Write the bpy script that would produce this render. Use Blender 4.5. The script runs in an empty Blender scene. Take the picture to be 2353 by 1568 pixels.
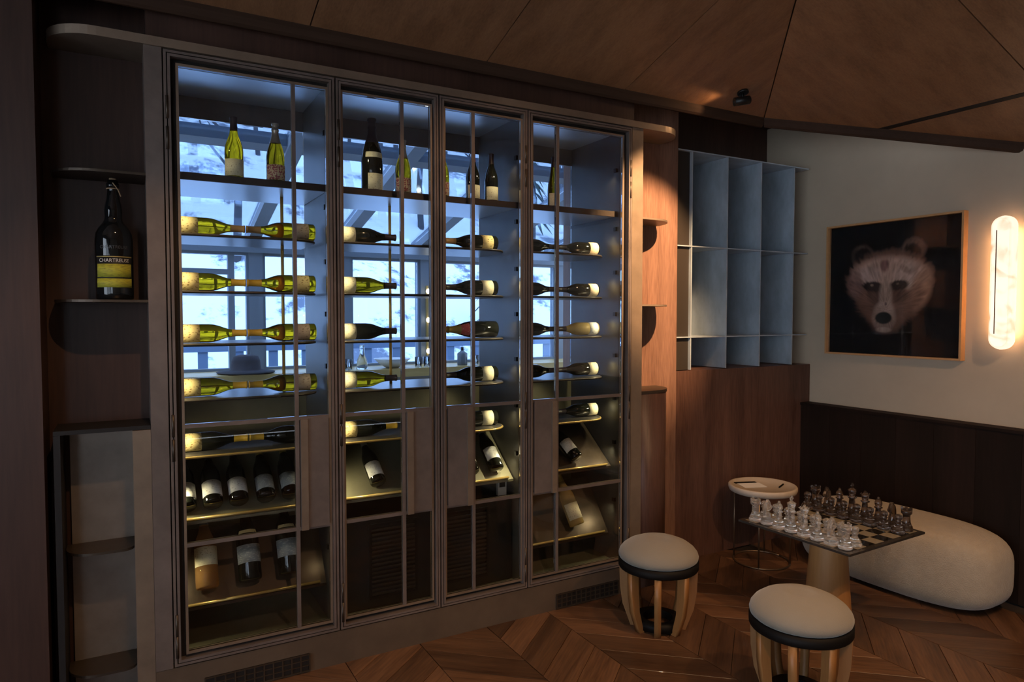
import bpy, bmesh, math, random
from mathutils import Vector, Matrix
random.seed(7)
SC = bpy.context.scene
COL = SC.collection
PI = math.pi
R = math.radians

# ------------------------------------------------------------------ camera
cam_d = bpy.data.cameras.new('camera')
cam = bpy.data.objects.new('camera', cam_d)
COL.objects.link(cam)
cam_d.sensor_width = 36.0
cam_d.lens = 36.0 * 1570.0 / 2353.0
cam_d.clip_start = 0.05
cam_d.clip_end = 300
cam.location = (0, 0, 1.6)
cam.rotation_euler = (R(90 - 2.24), 0, R(-29.2))
SC.camera = cam

# ------------------------------------------------------------------ view, world
SC.view_settings.view_transform = 'Standard'
SC.view_settings.look = 'None'
SC.view_settings.gamma = 1.0
SC.view_settings.exposure = 0.14
SC.view_settings.use_curve_mapping = False
w = bpy.data.worlds.new('overcast_sky')
SC.world = w
w.use_nodes = True
bg = w.node_tree.nodes['Background']
bg.inputs[0].default_value = (0.78, 0.87, 1.0, 1)
bg.inputs[1].default_value = 4.0

WARM = (1.0, 0.60, 0.30)

def aim(o, target):
    d = Vector(target) - o.location
    o.rotation_euler = d.to_track_quat('-Z', 'Y').to_euler()

def spot(name, loc, target, power, angle, blend=0.5, col=WARM, size=0.03):
    l = bpy.data.lights.new(name, 'SPOT')
    l.energy = power; l.spot_size = R(angle); l.spot_blend = blend
    l.color = col; l.shadow_soft_size = size
    o = bpy.data.objects.new(name, l); COL.objects.link(o)
    o.location = loc; aim(o, target)
    return o

# ------------------------------------------------------------------ materials
MATS = {}
def nt(name):
    m = bpy.data.materials.new(name); m.use_nodes = True
    t = m.node_tree
    return m, t, t.nodes['Principled BSDF']

def mat(name, col, rough=0.5, metal=0.0, vary=0.0, scale=8.0, trans=0.0, ior=1.45, coat=0.0,
        emit=None, estr=0.0, bump=0.0, bscale=60.0, stretch=(1, 1, 1), spec=0.5, sheen=0.0):
    if name in MATS: return MATS[name]
    m, t, b = nt(name)
    b.inputs['Base Color'].default_value = (*col, 1)
    b.inputs['Roughness'].default_value = rough
    b.inputs['Metallic'].default_value = metal
    b.inputs['Transmission Weight'].default_value = trans
    b.inputs['IOR'].default_value = ior
    b.inputs['Coat Weight'].default_value = coat
    b.inputs['Specular IOR Level'].default_value = spec
    b.inputs['Sheen Weight'].default_value = sheen
    if emit:
        b.inputs['Emission Color'].default_value = (*emit, 1)
        b.inputs['Emission Strength'].default_value = estr
    if vary or bump:
        tc = t.nodes.new('ShaderNodeTexCoord')
        mp = t.nodes.new('ShaderNodeMapping'); mp.inputs['Scale'].default_value = stretch
        t.links.new(tc.outputs['Object'], mp.inputs[0])
    if vary:
        n = t.nodes.new('ShaderNodeTexNoise'); n.inputs['Scale'].default_value = scale
        n.inputs['Detail'].default_value = 6; n.inputs['Roughness'].default_value = 0.62
        t.links.new(mp.outputs[0], n.inputs['Vector'])
        rp = t.nodes.new('ShaderNodeValToRGB')
        rp.color_ramp.elements[0].position = 0.3; rp.color_ramp.elements[1].position = 0.72
        rp.color_ramp.elements[0].color = (*[c * (1 - vary) for c in col], 1)
        rp.color_ramp.elements[1].color = (*[min(1, c * (1 + vary)) for c in col], 1)
        t.links.new(n.outputs[0], rp.inputs[0]); t.links.new(rp.outputs[0], b.inputs['Base Color'])
    if bump:
        n2 = t.nodes.new('ShaderNodeTexNoise'); n2.inputs['Scale'].default_value = bscale
        n2.inputs['Detail'].default_value = 4
        t.links.new(mp.outputs[0], n2.inputs['Vector'])
        bp = t.nodes.new('ShaderNodeBump'); bp.inputs['Strength'].default_value = bump
        bp.inputs['Distance'].default_value = 0.01
        t.links.new(n2.outputs[0], bp.inputs['Height']); t.links.new(bp.outputs[0], b.inputs['Normal'])
    MATS[name] = m
    return m

def wood(name, c1, c2, grain='Z', scale=9.0, rough=0.45, rand=0.0, coat=0.0, fine=0.35, spec=0.4, run=0.07):
    """streaky wood, grain running along one object axis"""
    if name in MATS: return MATS[name]
    m, t, b = nt(name)
    tc = t.nodes.new('ShaderNodeTexCoord')
    oi = t.nodes.new('ShaderNodeObjectInfo')
    add = t.nodes.new('ShaderNodeVectorMath'); add.operation = 'ADD'
    mul = t.nodes.new('ShaderNodeVectorMath'); mul.operation = 'SCALE'
    cmb = t.nodes.new('ShaderNodeCombineXYZ')
    for i in range(3): t.links.new(oi.outputs['Random'], cmb.inputs[i])
    t.links.new(cmb.outputs[0], mul.inputs[0]); mul.inputs['Scale'].default_value = 37.0
    t.links.new(tc.outputs['Object'], add.inputs[0]); t.links.new(mul.outputs[0], add.inputs[1])
    mp = t.nodes.new('ShaderNodeMapping')
    s = {'X': (run, 1, 1), 'Y': (1, run, 1), 'Z': (1, 1, run)}[grain]
    mp.inputs['Scale'].default_value = s
    t.links.new(add.outputs[0], mp.inputs[0])
    n1 = t.nodes.new('ShaderNodeTexNoise'); n1.inputs['Scale'].default_value = scale
    n1.inputs['Detail'].default_value = 7; n1.inputs['Distortion'].default_value = 0.4
    n2 = t.nodes.new('ShaderNodeTexNoise'); n2.inputs['Scale'].default_value = scale * 12
    n2.inputs['Detail'].default_value = 3
    t.links.new(mp.outputs[0], n1.inputs['Vector']); t.links.new(mp.outputs[0], n2.inputs['Vector'])
    mx = t.nodes.new('ShaderNodeMix'); mx.inputs[0].default_value = fine
    t.links.new(n1.outputs[0], mx.inputs[2]); t.links.new(n2.outputs[0], mx.inputs[3])
    rp = t.nodes.new('ShaderNodeValToRGB')
    rp.color_ramp.elements[0].position = 0.32; rp.color_ramp.elements[1].position = 0.70
    rp.color_ramp.elements[0].color = (*c1, 1); rp.color_ramp.elements[1].color = (*c2, 1)
    t.links.new(mx.outputs[0], rp.inputs[0])
    out = rp.outputs[0]
    if rand:
        hs = t.nodes.new('ShaderNodeHueSaturation')
        mr = t.nodes.new('ShaderNodeMapRange')
        mr.inputs[3].default_value = 1 - rand; mr.inputs[4].default_value = 1 + rand
        t.links.new(oi.outputs['Random'], mr.inputs[0]); t.links.new(mr.outputs[0], hs.inputs['Value'])
        t.links.new(out, hs.inputs['Color']); out = hs.outputs[0]
    t.links.new(out, b.inputs['Base Color'])
    b.inputs['Roughness'].default_value = rough
    b.inputs['Coat Weight'].default_value = coat
    b.inputs['Specular IOR Level'].default_value = spec
    bp = t.nodes.new('ShaderNodeBump'); bp.inputs['Strength'].default_value = 0.08
    bp.inputs['Distance'].default_value = 0.004
    t.links.new(n2.outputs[0], bp.inputs['Height']); t.links.new(bp.outputs[0], b.inputs['Normal'])
    MATS[name] = m
    return m

def sheet_glass(name, tint, refl=1.0):
    if name in MATS: return MATS[name]
    m = bpy.data.materials.new(name); m.use_nodes = True
    t = m.node_tree; t.nodes.clear()
    o = t.nodes.new('ShaderNodeOutputMaterial')
    tr = t.nodes.new('ShaderNodeBsdfTransparent'); tr.inputs[0].default_value = (*tint, 1)
    gl = t.nodes.new('ShaderNodeBsdfGlossy'); gl.inputs['Roughness'].default_value = 0.0
    fr = t.nodes.new('ShaderNodeFresnel'); fr.inputs[0].default_value = 1.42
    mu = t.nodes.new('ShaderNodeMath'); mu.operation = 'MULTIPLY'; mu.inputs[1].default_value = refl
    mx = t.nodes.new('ShaderNodeMixShader')
    t.links.new(fr.outputs[0], mu.inputs[0]); t.links.new(mu.outputs[0], mx.inputs[0])
    t.links.new(tr.outputs[0], mx.inputs[1]); t.links.new(gl.outputs[0], mx.inputs[2])
    t.links.new(mx.outputs[0], o.inputs[0])
    MATS[name] = m
    return m

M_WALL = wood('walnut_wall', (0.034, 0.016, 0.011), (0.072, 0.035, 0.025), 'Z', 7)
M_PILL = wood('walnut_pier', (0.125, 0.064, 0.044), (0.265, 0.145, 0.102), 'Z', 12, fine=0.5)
M_BASE = wood('walnut_base', (0.050, 0.023, 0.016), (0.135, 0.066, 0.046), 'Z', 11, fine=0.45)
M_CEIL_A = wood('walnut_ceiling_a', (0.160, 0.075, 0.035), (0.290, 0.145, 0.070), 'Y', 13, fine=0.4, run=0.014)
M_CEIL_B = wood('walnut_ceiling_b', (0.160, 0.075, 0.035), (0.295, 0.147, 0.070), 'X', 13, fine=0.4, run=0.014)
M_FASC = wood('walnut_fascia', (0.036, 0.020, 0.013), (0.060, 0.033, 0.021), 'X', 5, rough=0.75, spec=0.1)
M_FLOOR = wood('oak_floor', (0.045, 0.021, 0.011), (0.170, 0.085, 0.044), 'X', 9, rough=0.32, rand=0.42, coat=0.1, fine=0.45)
M_SUB = mat('subfloor', (0.03, 0.02, 0.014), 0.8)
M_WAIN = wood('dark_wainscot', (0.010, 0.006, 0.004), (0.021, 0.011, 0.008), 'Z', 6, rough=0.6, rand=0.2, spec=0.12)
M_BRONZE = mat('patinated_bronze', (0.200, 0.158, 0.138), 0.45, 0.5, vary=0.22, scale=6)
M_BRONZE_D = mat('dark_bronze', (0.075, 0.055, 0.040), 0.40, 0.6, vary=0.2, scale=6)
M_BRONZE_W = mat('warm_bronze', (0.28, 0.210, 0.155), 0.42, 0.6, vary=0.18, scale=7)
M_PLINTH = mat('plinth_bronze', (0.14, 0.098, 0.068), 0.5, 0.45, vary=0.2, scale=5)
M_GROOVE = mat('groove_black', (0.010, 0.007, 0.006), 0.6)
M_EDGE = mat('shelf_nosing', (0.075, 0.060, 0.050), 0.4, 0.4)
M_OLIVE = mat('bronze_lining', (0.24, 0.225, 0.150), 0.38, 0.35, vary=0.18, scale=5)
M_INNER = mat('bay_lining', (0.105, 0.102, 0.098), 0.36, 0.4, vary=0.12, scale=6)
M_PALE = mat('pale_lining', (0.62, 0.64, 0.66), 0.32, 0.75)
M_SHELF = mat('shelf_steel', (0.17, 0.16, 0.155), 0.30, 0.6, vary=0.12, scale=9)
M_GRID = mat('brushed_steel_grid', (0.42, 0.49, 0.56), 0.38, 0.35, vary=0.22, scale=7, stretch=(1, 1, 0.5))
M_GRID_SHADE = mat('grid_shade_dark', (0.022, 0.016, 0.012), 0.6)  # near-black colour for the painted shade beside the first fin
M_PLASTER = mat('cream_plaster', (0.47, 0.375, 0.275), 0.85, vary=0.05, scale=3)
M_BLACK = mat('black_metal', (0.012, 0.011, 0.010), 0.4, 0.3)
M_BRASS = mat('brass', (0.66, 0.46, 0.16), 0.30, 0.6)
M_GLASS = sheet_glass('door_glass', (0.975, 0.98, 0.98))
M_TINT = sheet_glass('daylight_dimming_glass', (0.775, 0.868, 0.985), 0.6)  # tint added to hold down the bright daylight seen through these panes
M_ROOMGL = sheet_glass('window_glass_clear', (0.95, 0.97, 0.98), 0.6)
M_FRAMEG = mat('grey_blue_frame', (0.20, 0.23, 0.27), 0.5)
M_SNOW = None

# ------------------------------------------------------------------ mesh builder
class MB:
    def __init__(s): s.v = []; s.f = []; s.s = []
    def quad(s, *p, smooth=False):
        b = len(s.v); s.v += [tuple(q) for q in p]; s.f.append(tuple(range(b, b + len(p)))); s.s.append(smooth); return s
    def box(s, x0, x1, y0, y1, z0, z1):
        if x0 > x1: x0, x1 = x1, x0
        if y0 > y1: y0, y1 = y1, y0
        if z0 > z1: z0, z1 = z1, z0
        b = len(s.v)
        s.v += [(x0,y0,z0),(x1,y0,z0),(x1,y1,z0),(x0,y1,z0),(x0,y0,z1),(x1,y0,z1),(x1,y1,z1),(x0,y1,z1)]
        for f in ((0,3,2,1),(4,5,6,7),(0,1,5,4),(1,2,6,5),(2,3,7,6),(3,0,4,7)):
            s.f.append(tuple(b+i for i in f)); s.s.append(False)
        return s
    def ring(s, x0, x1, z0, z1, wd, y0, y1):
        s.box(x0, x1, y0, y1, z1-wd, z1); s.box(x0, x1, y0, y1, z0, z0+wd)
        s.box(x0, x0+wd, y0, y1, z0+wd, z1-wd); s.box(x1-wd, x1, y0, y1, z0+wd, z1-wd); return s
    def prism(s, poly, z0, z1, smooth_sides=False):
        n = len(poly); b = len(s.v)
        s.v += [(x, y, z0) for x, y in poly] + [(x, y, z1) for x, y in poly]
        s.f.append(tuple(b+i for i in reversed(range(n)))); s.s.append(False)
        s.f.append(tuple(b+n+i for i in range(n))); s.s.append(False)
        for i in range(n):
            j = (i+1) % n
            s.f.append((b+i, b+j, b+n+j, b+n+i)); s.s.append(smooth_sides)
        return s
    def slab(s, top, bot):
        n = len(top); b = len(s.v); s.v += [tuple(p) for p in bot] + [tuple(p) for p in top]
        s.f.append(tuple(b+i for i in reversed(range(n)))); s.f.append(tuple(b+n+i for i in range(n))); s.s += [False, False]
        for i in range(n):
            j = (i+1) % n; s.f.append((b+i, b+j, b+n+j, b+n+i)); s.s.append(False)
        return s
    def lathe(s, prof, seg=20, a0=0.0, a1=2*PI, cx=0, cy=0, cz=0, smooth=True, caps=True):
        """prof: list of (r,z) from bottom to top"""
        full = abs(a1-a0-2*PI) < 1e-6
        n = seg if full else seg+1
        b = len(s.v)
        for r, z in prof:
            for i in range(n):
                a = a0+(a1-a0)*i/seg
                s.v.append((cx+r*math.cos(a), cy+r*math.sin(a), cz+z))
        for k in range(len(prof)-1):
            for i in range(seg):
                j = (i+1) % n if full else i+1
                s.f.append((b+k*n+i, b+k*n+j, b+(k+1)*n+j, b+(k+1)*n+i)); s.s.append(smooth)
        if caps and full:
            s.f.append(tuple(b+i for i in reversed(range(n)))); s.s.append(False)
            q = b+(len(prof)-1)*n; s.f.append(tuple(q+i for i in range(n))); s.s.append(False)
        return s
    def cyl(s, r, z0, z1, seg=16, cx=0, cy=0): return s.lathe([(r, z0), (r, z1)], seg, cx=cx, cy=cy)
    def tube(s, pts, rad, seg=8):
        pts = [Vector(p) for p in pts]; b = len(s.v); n = len(pts)
        rads = rad if isinstance(rad, (list, tuple)) else [rad]*n
        for i, p in enumerate(pts):
            d = (pts[min(i+1, n-1)]-pts[max(i-1, 0)]).normalized()
            u = d.orthogonal().normalized() if i == 0 else (u - d*u.dot(d)).normalized()
            v = d.cross(u)
            for k in range(seg):
                a = 2*PI*k/seg; q = p+(u*math.cos(a)+v*math.sin(a))*rads[i]; s.v.append(tuple(q))
        for i in range(n-1):
            for k in range(seg):
                j = (k+1) % seg
                s.f.append((b+i*seg+k, b+i*seg+j, b+(i+1)*seg+j, b+(i+1)*seg+k)); s.s.append(True)
        s.f.append(tuple(b+k for k in reversed(range(seg)))); s.f.append(tuple(b+(n-1)*seg+k for k in range(seg))); s.s += [False, False]
        return s
    def xf(s, M):
        s.v = [tuple(M @ Vector(p)) for p in s.v]; return s
    def mesh(s, name, off=(0, 0, 0)):
        me = bpy.data.meshes.new(name)
        ox, oy, oz = off
        me.from_pydata([(x-ox, y-oy, z-oz) for x, y, z in s.v], [], s.f)
        me.polygons.foreach_set('use_smooth', s.s)
        me.update()
        return me

def wloc(o):
    v = Vector((0, 0, 0))
    while o: v += o.location; o = o.parent
    return v

def link(name, me, m, parent=None):
    o = bpy.data.objects.new(name, me); COL.objects.link(o)
    if m and not me.materials: me.materials.append(m)
    if parent: o.parent = parent
    return o

def add(mb, name, m, parent=None):
    """world-space builder data; stored relative to an unrotated parent"""
    return link(name, mb.mesh(name, wloc(parent) if parent else (0, 0, 0)), m, parent)

def empty(name, loc=(0, 0, 0)):
    o = bpy.data.objects.new(name, None); COL.objects.link(o); o.location = loc
    o.empty_display_size = 0.05
    return o

def tag(o, label, cat, group=None, kind=None):
    o['label'] = label; o['category'] = cat
    if group: o['group'] = group
    if kind: o['kind'] = kind
    return o

def struct(mb, name, m, label, cat='wall', parent=None):
    o = add(mb, name, m, parent)
    if not parent: tag(o, label, cat, kind='structure')
    return o

def copy_tree(o, parent=None):
    c = o.copy(); COL.objects.link(c); c.parent = parent
    for ch in o.children: copy_tree(ch, c)
    return c

def dplan(x0, x1, y0, y1, rl, rr, n=10):
    """plan polygon with its two front (y0) corners rounded"""
    p = [(x1, y1), (x0, y1)]
    if rl:
        for i in range(n+1):
            a = PI+PI/2*i/n; p.append((x0+rl+rl*math.cos(a), y0+rl+rl*math.sin(a)))
    else: p.append((x0, y0))
    if rr:
        for i in range(n+1):
            a = -PI/2+PI/2*i/n; p.append((x1-rr+rr*math.cos(a), y0+rr+rr*math.sin(a)))
    else: p.append((x1, y0))
    return p

# ================================================================== STRUCTURE
FY = 3.06      # cabinet front plane
WY = 3.29      # timber wall plane
XW = 4.34      # plaster wall plane
# floor: sub floor + chevron planks
fl = struct(MB().box(-2.9, 4.5, -3.5, 3.9, -0.06, -0.012), 'floor', M_SUB, 'brown chevron oak parquet floor', 'floor')
cw, tn, pt, gap = 0.365, 0.85, 0.20, 0.0016
th = math.atan(tn)
def plank_mesh(sgn):
    g = gap
    c = [(g, 0+g), (cw-g, tn*cw+g), (cw-g, tn*cw+pt-g), (g, pt-g)]
    c = [(x, sgn*y) for x, y in c]
    if sgn < 0: c.reverse()
    ca, sa = math.cos(-sgn*th), math.sin(-sgn*th)
    c = [(x*ca-y*sa, x*sa+y*ca) for x, y in c]
    mb = MB(); mb.prism(c, -0.012, -0.0012)
    inn = c; b = len(mb.v); cx = sum(p[0] for p in c)/4; cy = sum(p[1] for p in c)/4
    mb2 = MB(); e = 0.0012
    top = [(x+(cx-x)*0.006, y+(cy-y)*0.02, 0.0) for x, y in c]
    mb2.slab([(x, y, -0.0012) for x, y in c], [(x, y, -0.012) for x, y in c])
    mb2.slab(top, [(x, y, -0.0012) for x, y in c])
    me = mb2.mesh('plank'); me.materials.append(M_FLOOR); return me
pm = {1: plank_mesh(1), -1: plank_mesh(-1)}
for ci in range(14):
    x0 = 3.755-cw*(ci-1)
    sg = 1 if (ci-1) % 2 == 0 else -1
    # column [3.025,3.39] rises with X
    sg = 1 if round((x0-3.025)/cw) % 2 == 0 else -1
    for k in range(19):
        if sg > 0: y = 3.12-pt*k
        else: y = 3.29+0.10-pt*k
        if x0+cw > 4.34: continue
        o = link('plank', pm[sg], None, fl)
        o.location = (x0, y, 0); o.rotation_euler = (0, 0, sg*th)

# timber walls
struct(MB().box(-2.9, -0.29, 3.06, 3.75, 0, 3.05), 'wall_front_left', M_WALL, 'dark walnut pier beside the bronze niche', 'wall')
struct(MB().box(-0.30, 0.14, 3.29, 3.75, 0, 3.05), 'wall_front_niche', M_WALL, 'dark walnut wall behind the giant bottle shelves', 'wall')
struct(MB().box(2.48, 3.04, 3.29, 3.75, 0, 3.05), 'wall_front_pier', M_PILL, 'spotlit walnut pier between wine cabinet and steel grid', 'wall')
struct(MB().box(0.075, 2.53, 3.10, 3.70, 2.688, 3.05), 'wall_front_bulkhead', M_WALL, 'dark timber bulkhead above the wine cabinet', 'wall')
struct(MB().box(3.03, 4.5, 3.71, 3.85, 0, 3.05), 'wall_front_recess', M_WALL, 'dark timber wall behind the steel grid shelf', 'wall')
struct(MB().box(XW, XW+0.15, -3.5, 3.85, 0, 3.1), 'wall_right', M_PLASTER, 'cream plaster wall with bear picture', 'wall')
struct(MB().box(3.04, 4.335, 3.29, 3.71, 0, 1.235), 'trim_1', M_BASE, 'walnut base cabinet front under the steel grid', 'trim')
# wainscot boards on plaster wall
wn = struct(MB().box(4.262, 4.338, -3.45, 3.288, 0, 0.945), 'trim_2', M_WAIN, 'dark stained panelled wainscot along cream wall', 'wainscot')
add(MB().box(4.232, 4.338, -3.45, 3.288, 0.945, 0.962), 'cap_rail', M_WAIN, wn)
bw = 0.235
for k in range(28):
    y1 = 3.286-bw*k
    link('board', MB().box(0, 0.022, -bw+0.0008, -0.0008, 0, 0.944).mesh('board'), M_WAIN, wn).location = (4.240, y1, 0)
# rear walls of the room with daylight windows
wb = MB(); wb.box(-2.9, 4.5, -3.65, -3.5, 0, 0.25); wb.box(-2.9, 4.5, -3.65, -3.5, 2.75, 3.7)
wb.box(-1.645, 4.5, -3.65, -3.5, 0.25, 2.75); wb.box(-2.9, -2.7, -3.65, -3.5, 0.25, 2.75)
struct(wb, 'wall_back', M_PLASTER, 'plaster wall behind the viewer with narrow window', 'wall')
ws = MB(); ws.box(-3.05, -2.9, -3.65, 3.75, 0, 0.25); ws.box(-3.05, -2.9, -3.65, 3.75, 2.75, 3.7)
ws.box(-3.05, -2.9, -3.65, -3.3, 0.25, 2.75); ws.box(-3.05, -2.9, 1.9, 3.75, 0.25, 2.75)
struct(ws, 'wall_left', M_WALL, 'timber wall beside the viewer with wide window', 'wall')
def window(name, label, frame_mb, panes, m):
    f = struct(frame_mb, name, M_FRAMEG, label, 'window')
    for p in panes: add(MB().box(*p), 'pane', m, f)
    return f
fm = MB()
for x in (-2.70, -1.69): fm.box(x, x+0.045, -3.62, -3.53, 0.25, 2.75)
fm.box(-2.70, -1.645, -3.62, -3.53, 0.25, 0.30); fm.box(-2.70, -1.645, -3.62, -3.53, 2.70, 2.75)
window('window_1', 'narrow daylight window behind the viewer', fm, [(x+0.046, x+1.008, -3.585, -3.577, 0.301, 2.699) for x in (-2.70,)], M_ROOMGL)
fm = MB()
for y in (-3.30, -1.58, 0.14, 1.855): fm.box(-3.02, -2.93, y, y+0.045, 0.25, 2.75)
fm.box(-3.02, -2.93, -3.30, 1.9, 0.25, 0.30); fm.box(-3.02, -2.93, -3.30, 1.9, 2.70, 2.75)
window('window_2', 'wide daylight window in the side wall', fm, [(-2.985, -2.977, y+0.046, y+1.71, 0.301, 2.699) for y in (-3.30, -1.58, 0.14)], M_ROOMGL)

# hipped timber ceiling, boards as separate slabs
def zA(y): return 2.83+0.317*(3.06-y)
def zB(x): return 4.073-0.351*x
def yF(x): return 3.06-(zB(x)-2.83)/0.317
ZT = 3.5; YT = 3.06-(ZT-2.83)/0.317; XT = (4.073-ZT)/0.351
ce = struct(MB().box(-3.0, XT, -3.6, YT, ZT, ZT+0.03), 'ceiling', M_CEIL_A, 'walnut hipped ceiling of bookmatched panels', 'ceiling')
cb = MB()     # backing above the panels so the joints stay dark
up = 0.035
xp = (3.03+0.861)/1.107
cb.slab([(-3.0, 3.03, zA(3.03)+up+.01), (xp, 3.03, zA(3.03)+up+.01), (XT, YT, ZT+up+.01), (-3.0, YT, ZT+up+.01)],
        [(-3.0, 3.03, zA(3.03)+up), (xp, 3.03, zA(3.03)+up), (XT, YT, ZT+up), (-3.0, YT, ZT+up)])
cb.slab([(xp, 3.03, zB(xp)+up+.01), (XW+.1, 1.95, zB(XW+.1)+up+.01), (XW+.1, -3.6, zB(XW+.1)+up+.01), (XT, -3.6, ZT+up+.01), (XT, YT, ZT+up+.01)],
        [(xp, 3.03, zB(xp)+up), (XW+.1, 1.95, zB(XW+.1)+up), (XW+.1, -3.6, zB(XW+.1)+up), (XT, -3.6, ZT+up), (XT, YT, ZT+up)])
add(cb, 'backing', M_GROOVE, ce)
g = 0.003; tkn = 0.02
xs = [-3.0, -1.86, -1.005, -0.155, 0.70, 1.553, 2.41, 3.6]
def panelA(poly):
    top = [(x, y, zA(y)+tkn) for x, y in poly]; bot = [(x, y, zA(y)) for x, y in poly]
    add(MB().slab(top, bot), 'ceiling_panel', M_CEIL_A, ce)
def panelB(poly, m=M_CEIL_B):
    top = [(x, y, zB(x)+tkn) for x, y in poly]; bot = [(x, y, zB(x)) for x, y in poly]
    add(MB().slab(top, bot), 'ceiling_panel', m, ce)
YE = 3.03
for a, b in zip(xs[:-1], xs[1:]):
    a += g; b -= g
    if b <= XT: panelA([(a, YT+g), (b, YT+g), (b, YE), (a, YE)])
    elif a < XT: panelA([(a, YT+g), (XT-g, YT+g), (b, yF(b)+g*2), (b, YE), (a, YE)])
    else:
        bb = min(b, xp-g*2)
        panelA([(a, yF(a)+g*2), (bb, yF(bb)+g*2), (bb, YE), (a, YE)] if yF(bb) < YE-0.02 else [(a, yF(a)+g*2), (xp-0.004, YE), (a, YE)])
def xF(y): return (y+0.861)/1.107
def xD(y): return xp+(XW-xp)*(YE-y)/(YE-1.955)      # diagonal free edge of the canopy
YS = 1.69; SX = 3.915                                 # joint and dark slot
y1 = YS+g
panelB([(xF(y1)+g*2, y1), (SX-0.014, y1), (SX-0.014, YE-(SX-0.014-xp)/(XW-xp)*(YE-1.955)), (xp+0.004, YE)])
panelB([(SX+0.016, y1), (XW-.002, y1), (XW-.002, 1.955), (SX+0.016, YE-(SX+0.016-xp)/(XW-xp)*(YE-1.955))])
ys = [YS, 0.84, -0.01, -0.86, -1.71, -2.56, -3.5]
for a, b in zip(ys[:-1], ys[1:]):
    lo, hi = b+g, a-g
    l0 = max(XT, xF(lo)) if lo > YT else XT
    l1 = max(XT, xF(hi)) if hi > YT else XT
    panelB([(l0+g*2, lo), (XW-.002, lo), (XW-.002, hi), (l1+g*2, hi)])
sl = MB()
ya_, yb_ = YS+g, YE-(SX-xp)/(XW-xp)*(YE-1.955)
xa_, xb_ = SX-0.0135, SX+0.0155
sl.slab([(xa_, ya_, zB(xa_)+.004), (xb_, ya_, zB(xb_)+.004), (xb_, yb_-.03, zB(xb_)+.004), (xa_, yb_, zB(xa_)+.004)],
        [(xa_, ya_, zB(xa_)-.002), (xb_, ya_, zB(xb_)-.002), (xb_, yb_-.03, zB(xb_)-.002), (xa_, yb_, zB(xa_)-.002)])
add(sl, 'linear_slot', M_GROOVE, ce)
# fascia lip that hangs under the free edge
fa = MB(); lip = 0.055; ft = 0.03
def strip(p, q, zf):
    d = Vector((q[0]-p[0], q[1]-p[1])).normalized(); nrm = Vector((-d.y, d.x))*ft
    prof = [(0, 0.004), (0.0, -0.02), (0.25, -0.045), (0.6, -lip), (1, -lip), (1, 0.25)]
    rows = []
    for (px, py) in (p, q):
        rows.append([(px+nrm.x*s, py+nrm.y*s, zf(px, py)+dz) for s, dz in prof])
    for i in range(len(prof)-1):
        fa.quad(rows[0][i], rows[1][i], rows[1][i+1], rows[0][i+1], smooth=True)
    fa.quad(rows[0][5], rows[1][5], rows[1][0], rows[0][0])
strip((-3.0, YE), (xp, YE), lambda x, y: zA(y))
strip((xp, YE), (XW+.07, 1.855), lambda x, y: zB(x))
struct(fa, 'trim_3', M_FASC, 'rounded dark timber lip edging the ceiling canopy', 'trim')
# plain upper ceiling beyond the canopy lip
uc = MB(); uc.box(-3.0, XW, 3.03, 3.75, 3.03, 3.08)
uc.prism([(xp, 3.04), (XW, 1.94), (XW, 3.04)], 3.03, 3.08)
struct(uc, 'ceiling_upper', M_WALL, 'dark upper ceiling beyond the canopy lip', 'ceiling')

# ================================================================== CONSERVATORY BEHIND THE CABINET
CY = 5.6
sh = MB(); sh.box(-1.2, 5.0, 3.70, 3.80, -0.05, 0.02)
struct(MB().box(-1.2, 5.0, 3.76, 7.4, -0.10, -0.02), 'floor_conservatory', mat('grey_tile', (0.25, 0.25, 0.26), 0.5), 'grey floor of the conservatory behind the cabinet', 'floor')
struct(MB().box(-1.2, 5.0, CY, CY+0.14, -0.02, 1.09), 'wall_conservatory', mat('grey_render', (0.22, 0.2, 0.17), 0.8), 'low conservatory wall under the windows', 'wall')
M_SILL = wood('honey_sill', (0.42, 0.27, 0.09), (0.60, 0.42, 0.16), 'X', 5, rough=0.4)
struct(MB().box(-1.2, 5.0, CY-0.42, CY+0.10, 1.10, 1.165), 'trim_4', M_SILL, 'honey coloured timber sill under the conservatory windows', 'sill')
struct(MB().box(-1.2, 5.0, CY-0.02, CY+0.14, 2.075, 2.20), 'trim_5', M_FRAMEG, 'grey eaves beam of the glazed conservatory', 'beam')
px = [-0.55, 0.16, 0.86, 1.555, 2.27, 2.97, 3.68, 4.4]
n = 3
for a, b in zip(px[:-1], px[1:]):
    fm = MB(); fm.box(a-0.05, a+0.05, CY, CY+0.12, 1.165, 2.075)
    fm.ring(a+0.05, b-0.05, 1.165, 2.075, 0.02, CY+0.02, CY+0.09)
    if n == 4:
        fm.box(a+0.50, a+0.545, CY+0.02, CY+0.09, 1.185, 2.055); fm.box(a+0.07, a+0.50, CY+0.02, CY+0.09, 1.905, 1.945)
    window('window_%d' % n, 'conservatory casement in a grey frame facing the snowy slope', fm, [(a+0.071, b-0.071, CY+0.05, CY+0.058, 1.186, 2.054)], M_TINT); n += 1
def zR(y): return 2.20+0.237*(CY-y)
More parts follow.
